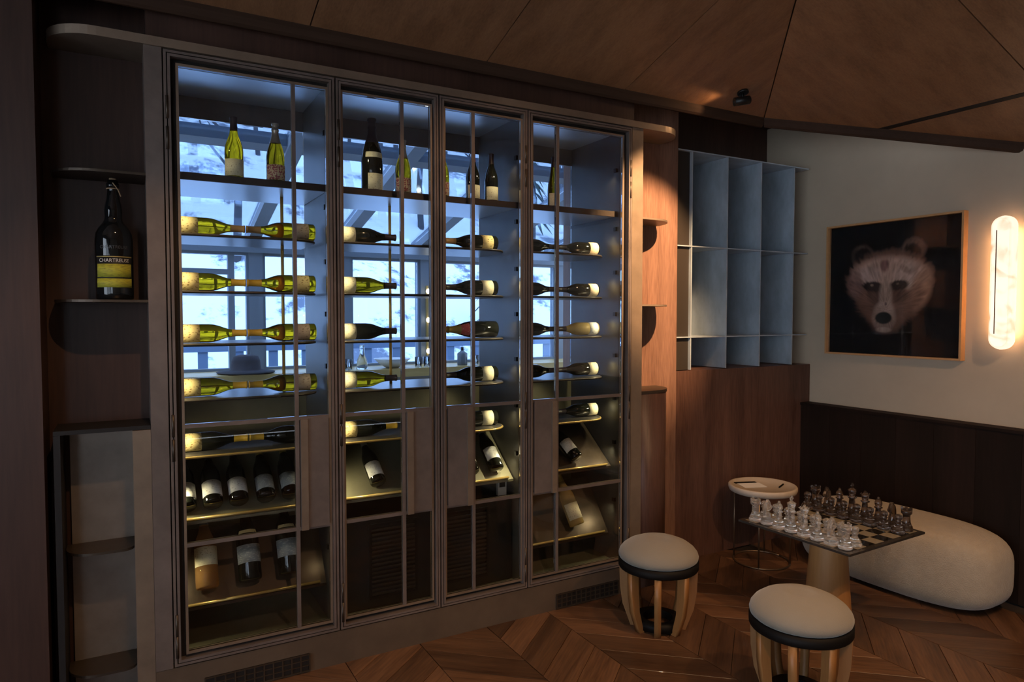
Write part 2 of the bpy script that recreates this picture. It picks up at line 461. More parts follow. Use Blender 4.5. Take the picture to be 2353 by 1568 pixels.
for i, (a, b) in enumerate(zip(px[:-1], px[1:])):
    fm = MB(); y0, y1 = 3.72, CY+0.25
    fm.slab([(a-.045, y0, zR(y0)+.1), (a+.045, y0, zR(y0)+.1), (a+.045, y1, zR(y1)+.1), (a-.045, y1, zR(y1)+.1)],
            [(a-.045, y0, zR(y0)), (a+.045, y0, zR(y0)), (a+.045, y1, zR(y1)), (a-.045, y1, zR(y1))])
    yp = 4.12
    fm.slab([(a+.045, yp, zR(yp)+.09), (b-.045, yp, zR(yp)+.09), (b-.045, yp+.09, zR(yp+.09)+.09), (a+.045, yp+.09, zR(yp+.09)+.09)],
            [(a+.045, yp, zR(yp)+.02), (b-.045, yp, zR(yp)+.02), (b-.045, yp+.09, zR(yp+.09)+.02), (a+.045, yp+.09, zR(yp+.09)+.02)])
    f = struct(fm, 'window_%d' % n, M_FRAMEG, 'sloping conservatory roof light between grey rafters', 'window'); n += 1
    pn = MB(); pn.slab([(a+.046, y0, zR(y0)+.068), (b-.046, y0, zR(y0)+.068), (b-.046, y1, zR(y1)+.068), (a+.046, y1, zR(y1)+.068)],
                       [(a+.046, y0, zR(y0)+.06), (b-.046, y0, zR(y0)+.06), (b-.046, y1, zR(y1)+.06), (a+.046, y1, zR(y1)+.06)])
    add(pn, 'pane', M_TINT, f)
# outer wall of the room on the conservatory side, round the cabinet opening
ow = MB(); ow.box(-3.0, 0.10, 3.70, 3.78, 0, 3.2); ow.box(2.46, 5.0, 3.70, 3.78, 0, 3.2) if False else None
ow.box(0.10, 2.50, 3.70, 3.78, 2.69, 3.2)
struct(ow, 'wall_conservatory_inner', M_FRAMEG, 'wall above the cabinet on the conservatory side', 'wall')

# ------------------------------------------------------------------ outdoors
m, t, b = nt('snow_slope')
tc = t.nodes.new('ShaderNodeTexCoord')
n1 = t.nodes.new('ShaderNodeTexNoise'); n1.inputs['Scale'].default_value = 0.75; n1.inputs['Detail'].default_value = 12; n1.inputs['Roughness'].default_value = 0.74
rp = t.nodes.new('ShaderNodeValToRGB')
rp.color_ramp.elements[0].position = 0.41; rp.color_ramp.elements[0].color = (0.12, 0.14, 0.19, 1)
rp.color_ramp.elements[1].position = 0.475; rp.color_ramp.elements[1].color = (0.80, 0.83, 0.87, 1)
t.links.new(tc.outputs['Object'], n1.inputs['Vector']); t.links.new(n1.outputs[0], rp.inputs[0]); t.links.new(rp.outputs[0], b.inputs['Base Color'])
b.inputs['Roughness'].default_value = 0.8
M_SNOW = m
gr = MB(); NX, NY = 60, 50
def hz(x, y):
    k = max(0, y-9.0)
    return -0.35+0.62*k+0.35*math.sin(x*0.35+1.3)*min(1, k/4)+0.5*math.sin(y*0.42+x*0.21)*min(1, k/6)+0.25*math.sin(x*1.1+y*0.8)*min(1, k/3)
gv = {}
for j in range(NY):
    for i in range(NX):
        x = -22+66*i/(NX-1); y = 5.95+44*(j/(NY-1))**1.25
        gr.v.append((x, y, hz(x, y)))
for j in range(NY-1):
    for i in range(NX-1):
        gr.f.append((j*NX+i, j*NX+i+1, (j+1)*NX+i+1, (j+1)*NX+i)); gr.s.append(True)
tag(add(gr, 'snowy_hillside', M_SNOW), 'steep snow covered hillside with bare rock patches', 'hillside', kind='structure')
M_BARK = mat('winter_bark', (0.060, 0.058, 0.065), 0.9)
def bare_tree_mesh(seed):
    rr = random.Random(seed); mb = MB(); H = rr.uniform(5, 7.5)
    pts = [(rr.uniform(-.1, .1)*k, rr.uniform(-.1, .1)*k, H*k/5) for k in range(6)]
    mb.tube(pts, [0.075, 0.066, 0.055, 0.04, 0.026, 0.010], 6)
    for k in range(13):
        h = H*(0.28+0.66*k/13); a = rr.uniform(0, 2*PI); L = rr.uniform(.7, 1.7)*(1.15-h/H*.7)
        p0 = Vector((0, 0, h)); p1 = p0+Vector((math.cos(a)*L*.5, math.sin(a)*L*.5, L*.45)); p2 = p1+Vector((math.cos(a+.5)*L*.4, math.sin(a+.5)*L*.4, L*.5))
        mb.tube([p0, p1, p2], [0.028, 0.02, 0.006], 5)
    me = mb.mesh('bare_tree'); me.materials.append(M_BARK); return me
tm = [bare_tree_mesh(s) for s in (1, 2, 3)]
rr = random.Random(11); spots = []
while len(spots) < 70:
    y = rr.uniform(13.0, 36); x = y*rr.uniform(-0.02, 0.72); sc_t = rr.uniform(.75, 1.25)
    if all((x-a)**2+(y-b)**2 > (0.95*(sc_t+c))**2 for a, b, c in spots) and all((x-a)**2+(y-b)**2 > 9 for a, b in ((6.2, 11.6), (9.0, 15.0))): spots.append((x, y, sc_t))
for k, (x, y, s) in enumerate(spots):
    o = link('bare_tree', tm[k % 3], None); o.location = (x, y, hz(x, y)-.15); o.rotation_euler = (0, 0, rr.uniform(0, 6)); o.scale = (s, s, s)
    tag(o, 'leafless tree trunk standing on the snowy hillside', 'tree', 'bare trees on the hillside')
M_FIR = mat('fir_green', (0.035, 0.06, 0.05), 0.9, vary=0.3, scale=6)
def fir(x, y, H):
    o = empty('fir_tree', (x, y, hz(x, y)-.1))
    L = MB(); L.cyl(0.07, 0, H*.9, 7); link('trunk', L.mesh('trunk'), M_BARK, o)
    c = MB(); rr = random.Random(int(x*100))
    for k in range(9):
        z = H*(.15+.8*k/9); r = (H-z)*.26
        for q in range(9):
            a = 2*PI*q/9+k*.4+rr.uniform(-.15, .15)
            tip = (math.cos(a)*r, math.sin(a)*r, z-r*.35); s1 = (math.cos(a+.35)*r*.35, math.sin(a+.35)*r*.35, z+.06*H); s2 = (math.cos(a-.35)*r*.35, math.sin(a-.35)*r*.35, z+.06*H)
            c.quad((0, 0, z+.11*H), s2, tip, s1)
    link('crown', c.mesh('crown'), M_FIR, o)
    tag(o, 'dark fir tree growing among the bare hillside trees', 'tree', 'firs on the hillside')
fir(6.2, 11.6, 3.2); fir(9.0, 15.0, 3.0)
rl = empty('terrace_railing', (1.8, 7.3, -.1)); M_RAIL = mat('rail_blue_grey', (0.16, 0.22, 0.32), 0.5)
add(MB().box(-2.5, 6.5, 7.27, 7.33, 1.23, 1.33), 'top_rail', M_RAIL, rl); add(MB().box(-2.5, 6.5, 7.28, 7.32, 0.30, 0.36), 'bottom_rail', M_RAIL, rl)
for k in range(28):
    add(MB().box(-2.4+.33*k, -2.31+.33*k, 7.285, 7.315, -0.4, 1.23), 'baluster', M_RAIL, rl)
tag(rl, 'blue grey terrace railing outside the conservatory windows', 'railing')

# ================================================================== WINE CABINET
cab = empty('wine_cabinet', (1.315, 3.30, 0))
tag(cab, 'tall bronze wine cabinet with four glazed doors and lit shelves', 'cabinet')
def part(mb, name, m, parent=None): return add(mb, name, m, parent or cab)
YB = 3.62
part(MB().box(0.065, 0.128, FY, YB, 0.155, 2.651), 'side_panel', M_BRONZE)
part(MB().box(2.487, 2.565, FY, YB, 0.155, 2.651), 'side_panel', M_BRONZE_W)
part(MB().box(2.444, 2.486, 3.115, YB, 0.16, 2.65), 'inner_side', M_INNER)
part(MB().box(0.065, 2.565, FY+0.003, YB, 0.0, 0.153), 'plinth', M_PLINTH)
part(MB().box(0.129, 2.486, 3.11, YB, 2.63, 2.650), 'top_panel', M_PALE)
part(MB().prism(dplan(-0.262, 2.89, FY-0.012, WY-0.002, 0.17, 0.17), 2.651, 2.686), 'cornice', M_BRONZE_W)
part(MB().box(0.129, 2.443, 3.115, YB, 0.153, 0.163), 'floor_panel', M_OLIVE)
part(MB().box(0.129, 2.443, 3.60, YB, 0.163, 1.20), 'back_panel', M_OLIVE)
part(MB().box(0.129, 2.443, 3.60, YB, 2.53, 2.629), 'back_header', M_SHELF)
for x0, x1 in ((0.790, 0.822), (1.790, 1.818)):
    part(MB().box(x0, x1, 3.115, 3.599, 0.164, 2.629), 'divider', M_INNER)
BAYS = [(0.130, 0.789), (0.823, 1.789), (1.819, 2.443)]
for a, b in BAYS:
    part(MB().box(a, b, 3.603, 3.611, 1.201, 2.529), 'back_pane', M_TINT)
ZS = [1.94, 1.70, 1.475, 1.24, 1.0]
for bi, (a, b) in enumerate(BAYS):
    sh0 = part(MB().box(a+.001, b-.001, 3.139, 3.598, 2.157, 2.185), 'shelf', M_PALE)
    part(MB().box(a+.001, b-.001, 3.130, 3.1385, 2.155, 2.186), 'shelf_edge', M_EDGE, sh0)
    for z in ZS:
        part(MB().prism(dplan(a+0.012, b-0.025, 3.165, 3.56, 0.06, 0.14), z-0.012, z), 'shelf', M_SHELF)
        # bright front nosing
        nz = dplan(a+0.012, b-0.025, 3.160, 3.30, 0.06, 0.14)[2:]
        part(MB().tube([(x, y, z-0.006) for x, y in nz], 0.006, 6), 'shelf_edge', M_BRASS if z < 1.1 else M_EDGE)
for x in (0.642, 1.178):
    part(MB().cyl(0.0075, 1.20, 2.157, 10, x, 3.40), 'support_rod', mat('satin_brass', (0.80, 0.52, 0.15), 0.35, 0.3))
# sloping bottle ramps: bay, z front, z back depth, front y
def ramp(a, b, z0, z1, y0, y1, m=None):
    mb = MB(); tk = 0.012
    mb.slab([(a, y0, z0), (b, y0, z0), (b, y1, z1), (a, y1, z1)], [(a, y0, z0-tk), (b, y0, z0-tk), (b, y1, z1-tk), (a, y1, z1-tk)])
    r = part(mb, 'display_ramp', m or M_OLIVE)
    part(MB().tube([(a+.005, y0-.004, z0+.012), (b-.03, y0-.004, z0+.012)], 0.007, 8), 'ramp_rail', M_BRASS, r)
for a, b in BAYS: ramp(a+.004, b-.004, 0.715, 0.975, 3.18, 3.52, M_BRONZE_D if a > 1.5 else None)
ramp(BAYS[0][0]+.004, BAYS[0][1]-.004, 0.335, 0.62, 3.20, 3.40, M_BRONZE_D)
ramp(BAYS[2][0]+.004, BAYS[2][1]-.004, 0.315, 0.60, 3.20, 3.42, M_BRONZE_D)
# cooling unit behind the two middle doors
cu = part(MB().box(0.83, 1.785, 3.20, 3.56, 0.165, 0.62), 'cooling_unit', mat('cooler_black', (0.016, 0.013, 0.011), 0.5))
for gx0, gx1 in ((0.99, 1.24), (1.37, 1.64)):
    gx = part(MB().ring(gx0, gx1, 0.21, 0.58, 0.012, 3.19, 3.199), 'vent_frame', M_BLACK, cu)
    for k in range(16):
        z = 0.230+0.021*k
        # slats are sub parts of the cooling unit
        part(MB().box(gx0+.014, gx1-.014, 3.188, 3.199, z, z+0.009), 'vent_slat', mat('vent_dark', (0.05, 0.042, 0.034), 0.45, 0.4), cu)
# plinth grilles
def plinth_grille(x0, x1):
    f = part(MB().box(x0, x1, FY-0.003, FY+0.002, 0.008, 0.085), 'plinth_grille', M_GROOVE)
    nx = 11 if x0 < 1 else 13
    for k in range(nx+1):
        x = x0+(x1-x0)*k/nx; part(MB().box(x-.003, x+.003, FY-0.008, FY-0.0035, 0.008, 0.085), 'grille_bar', M_BRONZE_D, f)
    for k in range(4):
        z = 0.010+0.024*k; part(MB().box(x0, x1, FY-0.0075, FY-0.0036, z-.002, z+.002), 'grille_bar', M_BRONZE_D, f)
plinth_grille(0.245, 0.672); plinth_grille(1.985, 2.40)

for x0, x1 in ((0.129, 0.150), (0.800, 0.826), (1.296, 1.322), (1.790, 1.818), (2.464, 2.486)):
    part(MB().box(x0, x1, FY+0.0345, 3.114, 0.164, 2.649), 'leak_blocker', M_BRONZE_D)  # hidden strips added to stop lamp light leaking round the doors
for z0, z1 in ((0.1535, 0.166), (2.632, 2.6505)):
    part(MB().box(0.151, 2.463, FY+0.0345, 3.1095, z0, z1), 'leak_blocker', M_BRONZE_D)
def door(x0, x1, gx0, gx1, mx, plate_right, hinge_left):
    z0, z1 = 0.158, 2.648; gz0, gz1 = 0.208, 2.592
    mb = MB()
    mb.box(x0+.003, x1-.003, FY+0.030, FY+0.034, z0+.003, gz0); mb.box(x0+.003, x1-.003, FY+0.030, FY+0.034, gz1, z1-.003)
    mb.box(x0+.003, gx0, FY+0.030, FY+0.034, gz0, gz1); mb.box(gx1, x1-.003, FY+0.030, FY+0.034, gz0, gz1)
    d = part(mb, 'door', M_GROOVE)
    wx = min(gx0-x0, x1-gx1)
    part(MB().ring(x0+.002, x1-.002, z0+.002, z1-.002, wx*0.26, FY-0.004, FY+0.029), 'outer_frame', M_BRONZE, d)
    part(MB().ring(x0+wx*.42, x1-wx*.42, z0+wx*.42, z1-wx*.42, wx*0.27, FY-0.006, FY+0.029), 'middle_frame', M_BRONZE, d)
    fr = MB().ring(gx0-wx*.27, gx1+wx*.27, gz0-wx*.27, gz1+wx*.27, wx*0.27, FY+0.006, FY+0.029)
    part(fr, 'inner_frame', M_BRONZE_W, d)
    RZ = (1.142, 0.651)
    part(MB().box(mx-.008, mx+.008, FY+0.004, FY+0.026, gz0, gz1), 'muntin', M_BRONZE, d)
    for rz in RZ: part(MB().box(gx0, gx1, FY+0.005, FY+0.025, rz-.008, rz+.008), 'rail', M_BRONZE, d)
    colsx = [(gx0, mx-.008), (mx+.008, gx1)]
    rows = [(gz0, RZ[1]-.008), (RZ[1]+.008, RZ[0]-.008), (RZ[0]+.008, gz1)]
    for ci, (a, b) in enumerate(colsx):
        for ri, (c, e) in enumerate(rows):
            if ri == 1 and ci == (1 if plate_right else 0):
                pl = part(MB().box(a+.004, b-.004, FY-0.004, FY+0.022, c-.006, e+.010), 'push_plate', M_BRONZE, d)
                lx = a if plate_right else b
                s = 1 if plate_right else -1
                part(MB().box(lx+s*.004, lx+s*.034, FY-0.016, FY-0.0045, c-.012, e+.004), 'pull_edge', M_BRONZE_W, d)
                continue
            part(MB().box(a+.001, b-.001, FY+0.012, FY+0.018, c+.001, e-.001), 'glass_pane', M_GLASS, d)
    hx = x0+wx*.34 if hinge_left else x1-wx*.34
    for hzv in (2.42, 2.30, 1.15, 1.05, 0.33, 0.24):
        part(MB().lathe([(0.006, -.045), (0.006, .045)], 10, cx=hx, cy=FY-0.004, cz=hzv), 'hinge', M_BRONZE_D, d)
    return d
door(0.131, 0.810, 0.187, 0.772, 0.632, True, True)
door(0.813, 1.307, 0.847, 1.268, 1.125, True, True)
door(1.310, 1.801, 1.346, 1.766, 1.494, False, False)
door(1.804, 2.484, 1.840, 2.424, 1.991, False, False)
# rounded shelves at both flanks
for z in (2.155, 1.657):
    part(MB().prism(dplan(-0.258, 0.0645, FY+0.004, WY-0.001, 0.16, 0), z-.010, z), 'flank_shelf', M_BRONZE_D)
    part(MB().prism(dplan(2.5655, 2.86, FY+0.004, WY-0.001, 0, 0.19), z-.010, z), 'flank_shelf', M_BRONZE_W)
# small puck lights inside: black housings on the bay walls with their own lamps
PZ = [2.42, 2.087, 1.839, 1.601, 1.363, 1.117, 0.86, 0.524]
LEDC = (1.0, 0.86, 0.50)
for bi, (a, b) in enumerate(BAYS):
    for side in (0, 1):
        x = a if side == 0 else b; s = 1 if side == 0 else -1
        for zi, z in enumerate(PZ):
            if bi == 1 and zi == 7: continue
            part(MB().box(x, x+s*.012, 3.137, 3.158, z-.011, z+.011), 'puck_light', M_BLACK)
            l = bpy.data.lights.new('puck_lamp', 'SPOT'); l.energy = 1.6 if zi else 1.0; l.color = LEDC
            if zi >= 5: l.energy = 1.7
            if zi == 7: l.energy = 0.9
            if (bi == 0 and side == 1) or (bi == 2 and side == 0): l.energy *= 0.12
            l.shadow_soft_size = 0.008; l.spot_size = R(125); l.spot_blend = 0.8
            o = bpy.data.objects.new('puck_lamp', l); COL.objects.link(o); o.location = (x+s*.016, 3.148, z-.016)
            aim(o, (x+s*.20, 3.30, z-.26))

# ------------------------------------------------------------------ niche unit with curved shelves, left flank
nu = empty('niche_unit', (-0.09, 3.2, 0)); tag(nu, 'open bronze lined niche with rounded shelves below the giant bottle', 'niche')
M_NICHE = mat('niche_bronze', (0.30, 0.25, 0.215), 0.36, 0.55, vary=0.22, scale=5)
add(MB().box(-0.222, 0.0, 3.268, 3.288, 0.0, 1.140), 'back_plate', M_NICHE, nu)
add(MB().box(-0.262, -0.240, 3.075, 3.288, 0.0, 1.140), 'side_panel', M_GROOVE, nu)
add(MB().box(-0.262, 0.0640, 3.075, 3.288, 1.141, 1.157), 'top_slab', M_GROOVE, nu)
add(MB().box(0.0, 0.0640, 3.064, 3.288, 0.0, 1.140), 'pilaster', M_BRONZE_W, nu)
for z in (0.665, 0.18):
    add(MB().prism(dplan(-0.239, -0.001, 3.10, 3.267, 0.11, 0.04), z-.010, z), 'shelf', M_BRONZE_D, nu)
# right flank rounded cupboard
rc = empty('rounded_cupboard', (2.7, 3.2, 0)); tag(rc, 'low rounded walnut cupboard beside the wine cabinet pier', 'cupboard')
add(MB().prism(dplan(2.566, 2.862, FY+0.006, WY-0.001, 0, 0.19), 0.0, 1.138, True), 'body', M_BASE, rc)
add(MB().prism(dplan(2.566, 2.866, FY+0.003, WY-0.001, 0, 0.19), 1.1385, 1.155), 'top_slab', M_BRONZE_D, rc)

# ================================================================== STEEL GRID SHELF
gs = empty('grid_shelf', (3.69, 3.5, 1.236)); tag(gs, 'blue grey steel grid shelf with tall compartments beside cream wall', 'shelf')
GX = [3.165, 3.482, 3.803, 4.138]
for x in GX: add(MB().box(x-.004, x+.004, 3.292, 3.69, 1.24, 2.640), 'fin', M_GRID, gs)
for z in (2.644, 2.038, 1.452):
    add(MB().box(3.042, 4.29, 3.290, 3.69, z-.0035, z+.0035), 'shelf', M_GRID, gs)
add(MB().box(3.042, 4.15, 3.692, 3.708, 1.236, 2.64), 'back_plate', M_GRID, gs)
add(MB().box(3.042, 3.160, 3.312, 3.326, 1.24, 2.640), 'fin_shade_panel', M_GRID_SHADE, gs)  # dark panel standing in for the shaded side of the first fin

# ================================================================== BOTTLES
def lerp_prof(pts): return pts
BURG = [(0.0, 0.0), (0.036, 0.0), (0.0405, 0.005), (0.0405, 0.145), (0.0385, 0.165), (0.033, 0.185), (0.026, 0.203), (0.0195, 0.222), (0.0155, 0.245), (0.0145, 0.262), (0.0145, 0.292), (0.016, 0.293), (0.016, 0.299), (0.0, 0.300)]
CHAM = [(0.0, 0.0), (0.040, 0.0), (0.044, 0.005), (0.044, 0.140), (0.042, 0.162), (0.037, 0.186), (0.030, 0.208), (0.0225, 0.230), (0.0175, 0.252), (0.0155, 0.272), (0.0175, 0.276), (0.0175, 0.284), (0.0155, 0.286), (0.0155, 0.304), (0.018, 0.306), (0.018, 0.314), (0.0, 0.318)]
FLUTE = [(0.0, 0.0), (0.034, 0.0), (0.037, 0.005), (0.037, 0.130), (0.034, 0.165), (0.027, 0.205), (0.020, 0.245), (0.0150, 0.275), (0.0142, 0.300), (0.0142, 0.322), (0.0155, 0.323), (0.0155, 0.329), (0.0, 0.330)]
def rad_at(prof, z):
    for (r0, z0), (r1, z1) in zip(prof[1:], prof[2:]):
        if z0 <= z <= z1 and z1 > z0: return r0+(r1-r0)*(z-z0)/(z1-z0)
    return prof[1][0]
G_GREEN = mat('wine_green_glass', (0.62, 0.36, 0.006), 0.04, trans=1.0, ior=1.36)
G_OLIVE = mat('wine_olive_glass', (0.34, 0.20, 0.004), 0.04, trans=1.0, ior=1.36)
G_DARK = mat('wine_dark_glass', (0.008, 0.009, 0.007), 0.07, coat=0.4)
G_ROSE = mat('rose_wine_glass', (0.92, 0.52, 0.20), 0.04, trans=0.85, ior=1.2)
G_CLEAR = mat('pale_wine_glass', (0.70, 0.52, 0.22), 0.04, trans=0.6, ior=1.2)
CAPS = {'yellow': mat('capsule_yellow', (0.62, 0.38, 0.04), 0.4), 'dark': mat('capsule_dark', (0.03, 0.022, 0.03), 0.4),
        'tan': mat('capsule_tan', (0.38, 0.22, 0.09), 0.45), 'silver': mat('capsule_silver', (0.45, 0.42, 0.38), 0.3, 0.6),
        'red': mat('capsule_red', (0.22, 0.05, 0.07), 0.4), 'gold': mat('capsule_gold', (0.45, 0.32, 0.08), 0.35, 0.4), 'blue': mat('capsule_blue', (0.05, 0.08, 0.30), 0.4)}
def label_mat(name, col, ink, scale, thr=0.60):
    if name in MATS: return MATS[name]
    m, t, b = nt(name)
    tc = t.nodes.new('ShaderNodeTexCoord')
    mp = t.nodes.new('ShaderNodeMapping'); mp.inputs['Scale'].default_value = scale
    nz = t.nodes.new('ShaderNodeTexNoise'); nz.inputs['Scale'].default_value = 1.0; nz.inputs['Detail'].default_value = 2
    sp = t.nodes.new('ShaderNodeSeparateXYZ'); mx = t.nodes.new('ShaderNodeMath'); mx.operation = 'GREATER_THAN'; mx.inputs[1].default_value = thr
    rp = t.nodes.new('ShaderNodeMix'); rp.data_type = 'RGBA'
    rp.inputs[6].default_value = (*col, 1); rp.inputs[7].default_value = (*ink, 1)
    t.links.new(tc.outputs['Object'], mp.inputs[0]); t.links.new(mp.outputs[0], nz.inputs['Vector'])
    t.links.new(nz.outputs[0], mx.inputs[0]); t.links.new(mx.outputs[0], rp.inputs[0]); t.links.new(rp.outputs[2], b.inputs['Base Color'])
    b.inputs['Roughness'].default_value = 0.7
    MATS[name] = m; return m
L_YEL = label_mat('paper_cream_yellow', (0.74, 0.60, 0.28), (0.34, 0.22, 0.08), (120, 120, 90), 0.62)
L_YEL_SHADE = label_mat('paper_yellow_shaded', (0.36, 0.28, 0.23), (0.20, 0.14, 0.11), (120, 120, 90), 0.62)  # yellow label paper darkened to paint in the shade away from the lamps
L_CRM = label_mat('paper_cream', (0.76, 0.70, 0.50), (0.42, 0.34, 0.22), (150, 150, 260), 0.64)
L_WHT = label_mat('paper_white', (0.78, 0.78, 0.76), (0.35, 0.34, 0.34), (110, 110, 420), 0.62)
L_GRY = label_mat('paper_grey', (0.30, 0.33, 0.34), (0.55, 0.56, 0.54), (90, 90, 380), 0.60)
L_RED = label_mat('paper_red', (0.55, 0.07, 0.06), (0.7, 0.5, 0.4), (150, 150, 300), 0.66)
L_PNK = label_mat('paper_ornate', (0.62, 0.50, 0.34), (0.30, 0.06, 0.10), (140, 140, 140), 0.52)
BCOUNT = [0]
MESHC = {}
def cmesh(key, fn):
    if key not in MESHC: MESHC[key] = fn()
    return MESHC[key]
def wine_bottle(prof, pname, glass, cap, lab, loc, label, sc=1.0, euler=(0, 0, 0), lz=(0.030, 0.105), lang=75, spin=0, name='wine_bottle', group=None, seal=None, capz=None):
    o = empty(name, loc); o.rotation_euler = euler; o.scale = (sc, sc, sc)
    H = prof[-1][1]
    cz0 = capz or (H-0.062 if pname != 'cham' else H-0.105)
    def body():
        mb = MB(); mb.lathe([(max(r, 1e-4), z) for r, z in prof if True], 24, caps=False); return mb.mesh('glass_body')
    link('glass_body', cmesh(pname+glass.name, body), glass, o)
    def capm():
        mb = MB(); pr = [(rad_at(prof, cz0)+.0006, cz0)]
        pr += [(r+.0007, z) for r, z in prof if z > cz0 and r > 0]; pr += [(0.0005, H+.0008)]
        mb.lathe(pr, 20, caps=False); return mb.mesh('capsule')
    link('capsule', cmesh('cap'+pname+cap+str(cz0), capm), CAPS[cap], o)
    if lab:
        def labm():
            mb = MB(); z0, z1 = lz; r = prof[3][0]+.0007; a0 = -PI/2-R(lang)+R(spin); a1 = -PI/2+R(lang)+R(spin)
            mb.lathe([(r-.0004, z0), (r, z0), (r, z1), (r-.0004, z1)], 14, a0, a1, caps=False); return mb.mesh('paper_label')
        link('paper_label', cmesh('lab%s%s%s%s%s' % (pname, lab.name, lz, lang, spin), labm), lab, o)
    if seal:
        def sm():
            mb = MB(); z0, z1 = seal[1]; 
            mb.lathe([(rad_at(prof, z0)+.0007, z0), (rad_at(prof, (z0+z1)/2)+.0007, (z0+z1)/2), (rad_at(prof, z1)+.0007, z1)], 12, -PI/2-R(55), -PI/2+R(55), caps=False); return mb.mesh('neck_label')
        link('neck_label', cmesh('seal%s%s%s' % (pname, seal[0].name, seal[1]), sm), seal[0], o)
    tag(o, label, 'bottle', group)
    return o
ZT0 = 2.1855
YT0 = 3.30
# top shelf, standing
wine_bottle(BURG, 'burg', G_GREEN, 'dark', L_CRM, (0.42, YT0, ZT0), 'green glass white wine bottle standing alone beside the champagne on niche-side top shelf', 0.98)
wine_bottle(CHAM, 'cham', G_OLIVE, 'silver', L_PNK, (0.598, YT0, ZT0), 'champagne bottle with ornate round label on niche-side top shelf', 0.92)
wine_bottle(CHAM, 'cham', G_DARK, 'dark', L_CRM, (1.055, YT0, ZT0), 'big dark magnum standing with script neck band on double-door top shelf', 1.19, spin=8, lang=48, seal=(L_CRM, (0.150, 0.172)), lz=(0.02, 0.085))
wine_bottle(CHAM, 'cham', G_OLIVE, 'silver', L_PNK, (1.215, YT0, ZT0), 'ornate label champagne bottle standing next to the magnum', 0.92)
wine_bottle(CHAM, 'cham', G_OLIVE, 'gold', L_PNK, (1.425, YT0, ZT0), 'ornate label champagne bottle half hidden behind the central door stiles', 0.92)
wine_bottle(BURG, 'burg', G_DARK, 'red', L_CRM, (1.605, YT0, ZT0), 'dark bottle with dull red capsule standing on double-door top shelf', 0.93, spin=8)
wine_bottle(BURG, 'burg', G_DARK, 'dark', L_CRM, (1.715, YT0, ZT0), 'dark bottle with dark capsule standing beside the divider on top shelf', 0.93, spin=8)
wine_bottle(FLUTE, 'flute', G_OLIVE, 'dark', L_CRM, (2.115, YT0, ZT0), 'slender green flute bottle standing alone on grid-side top shelf', 0.93)
ORD = ['first', 'second', 'third', 'fourth', 'fifth']
LIE = (0, PI/2, 0); LIEM = (0, -PI/2, 0)
for i, z in enumerate(ZS):
    sc = 1.0; r = 0.0405
    zz = z+r+.001; yy = 3.275
    gl = [G_GREEN, G_GREEN, G_GREEN, G_OLIVE, G_DARK][i]; gn = ['green', 'green', 'green', 'olive', 'dark'][i]
    wine_bottle(BURG, 'burg', gl, 'yellow' if i != 0 else 'tan', L_YEL, (0.158, yy, zz), '%s wine bottle lying on %s rack shelf of niche-side bay, neck away from niche' % (gn, ORD[i]), 1.0, LIE, group='bottles lying in the rack')
    wine_bottle(BURG, 'burg', gl, 'yellow' if i != 0 else 'tan', L_YEL_SHADE if i != 1 else L_YEL, (0.762, yy, zz), '%s wine bottle lying on %s rack shelf of niche-side bay, neck toward niche' % (gn, ORD[i]), 1.0, LIEM, group='bottles lying in the rack')
    gl = [G_DARK, G_OLIVE, G_DARK, G_OLIVE, G_DARK][i]; gn = ['dark', 'olive', 'dark', 'olive', 'dark'][i]
    wine_bottle(BURG, 'burg', gl, 'dark' if i != 4 else 'yellow', L_CRM if i < 4 else L_YEL, (0.868, yy, zz), '%s wine bottle lying on %s rack shelf of double-door bay, neck away from niche' % (gn, ORD[i]), 0.99, LIE, group='bottles lying in the rack', lz=(0.022, 0.085))
    wine_bottle(CHAM if i == 2 else BURG, 'cham' if i == 2 else 'burg', G_DARK, ['tan', 'dark', 'gold', 'dark', 'dark'][i], L_YEL if i == 0 else (None if i == 2 else L_CRM), (1.728, yy, zz+(.004 if i == 2 else 0)), 'dark wine bottle lying on %s rack shelf of double-door bay, neck toward niche' % ORD[i], 1.0, LIEM, group='bottles lying in the rack', lz=(0.030, 0.095), seal=(L_RED, (0.170, 0.215)) if i == 2 else None)
    wine_bottle(BURG, 'burg', G_DARK, 'dark', None, (1.842, yy, zz), 'dark wine bottle lying on %s rack shelf of grid-side bay, neck away from niche' % ORD[i], 0.92, LIE, group='bottles lying in the rack')
    wine_bottle(BURG, 'burg', G_CLEAR if i == 2 else G_DARK, 'dark', L_CRM if i != 2 else L_WHT, (2.40, yy, zz), '%s wine bottle lying on %s rack shelf of grid-side bay, neck toward niche' % ('pale' if i == 2 else 'dark', ORD[i]), 0.92, LIEM, group='bottles lying in the rack', lz=(0.012, 0.075))
# leaning bottles on the ramps
def lean(prof, pn, glass, cap, lab, x, z0, y0, tilt, label, sc=1.0, side=0.0, **k):
    t = R(tilt); r = prof[3][0]*sc
    return wine_bottle(prof, pn, glass, cap, lab, (x, y0-r*math.cos(t), z0+(0.765*0.035 if tilt > 40 else (1.425*.035 if x < 1 else 1.296*.035))+r*math.sin(t)+.003+(0.006 if side else 0)), label, sc, (-t, R(side), 0), **k)
TL = 90-math.degrees(math.atan2(0.26, 0.34))
names = ['nearest the niche', 'second from the niche', 'third from the niche', 'fourth from the niche', 'fifth from the niche']
for k, x in enumerate((0.195, 0.300, 0.405, 0.520, 0.628)):
    lean(BURG, 'burg', G_DARK, 'dark' if k < 3 else 'gold', L_WHT if k < 3 else L_GRY, x, 0.715, 3.215, TL-3, 'dark bottle leaning on upper ramp of niche-side bay, ' + names[k], 1.0, group='bottles leaning on the upper ramp')
TL2 = 90-math.degrees(math.atan2(0.285, 0.20))
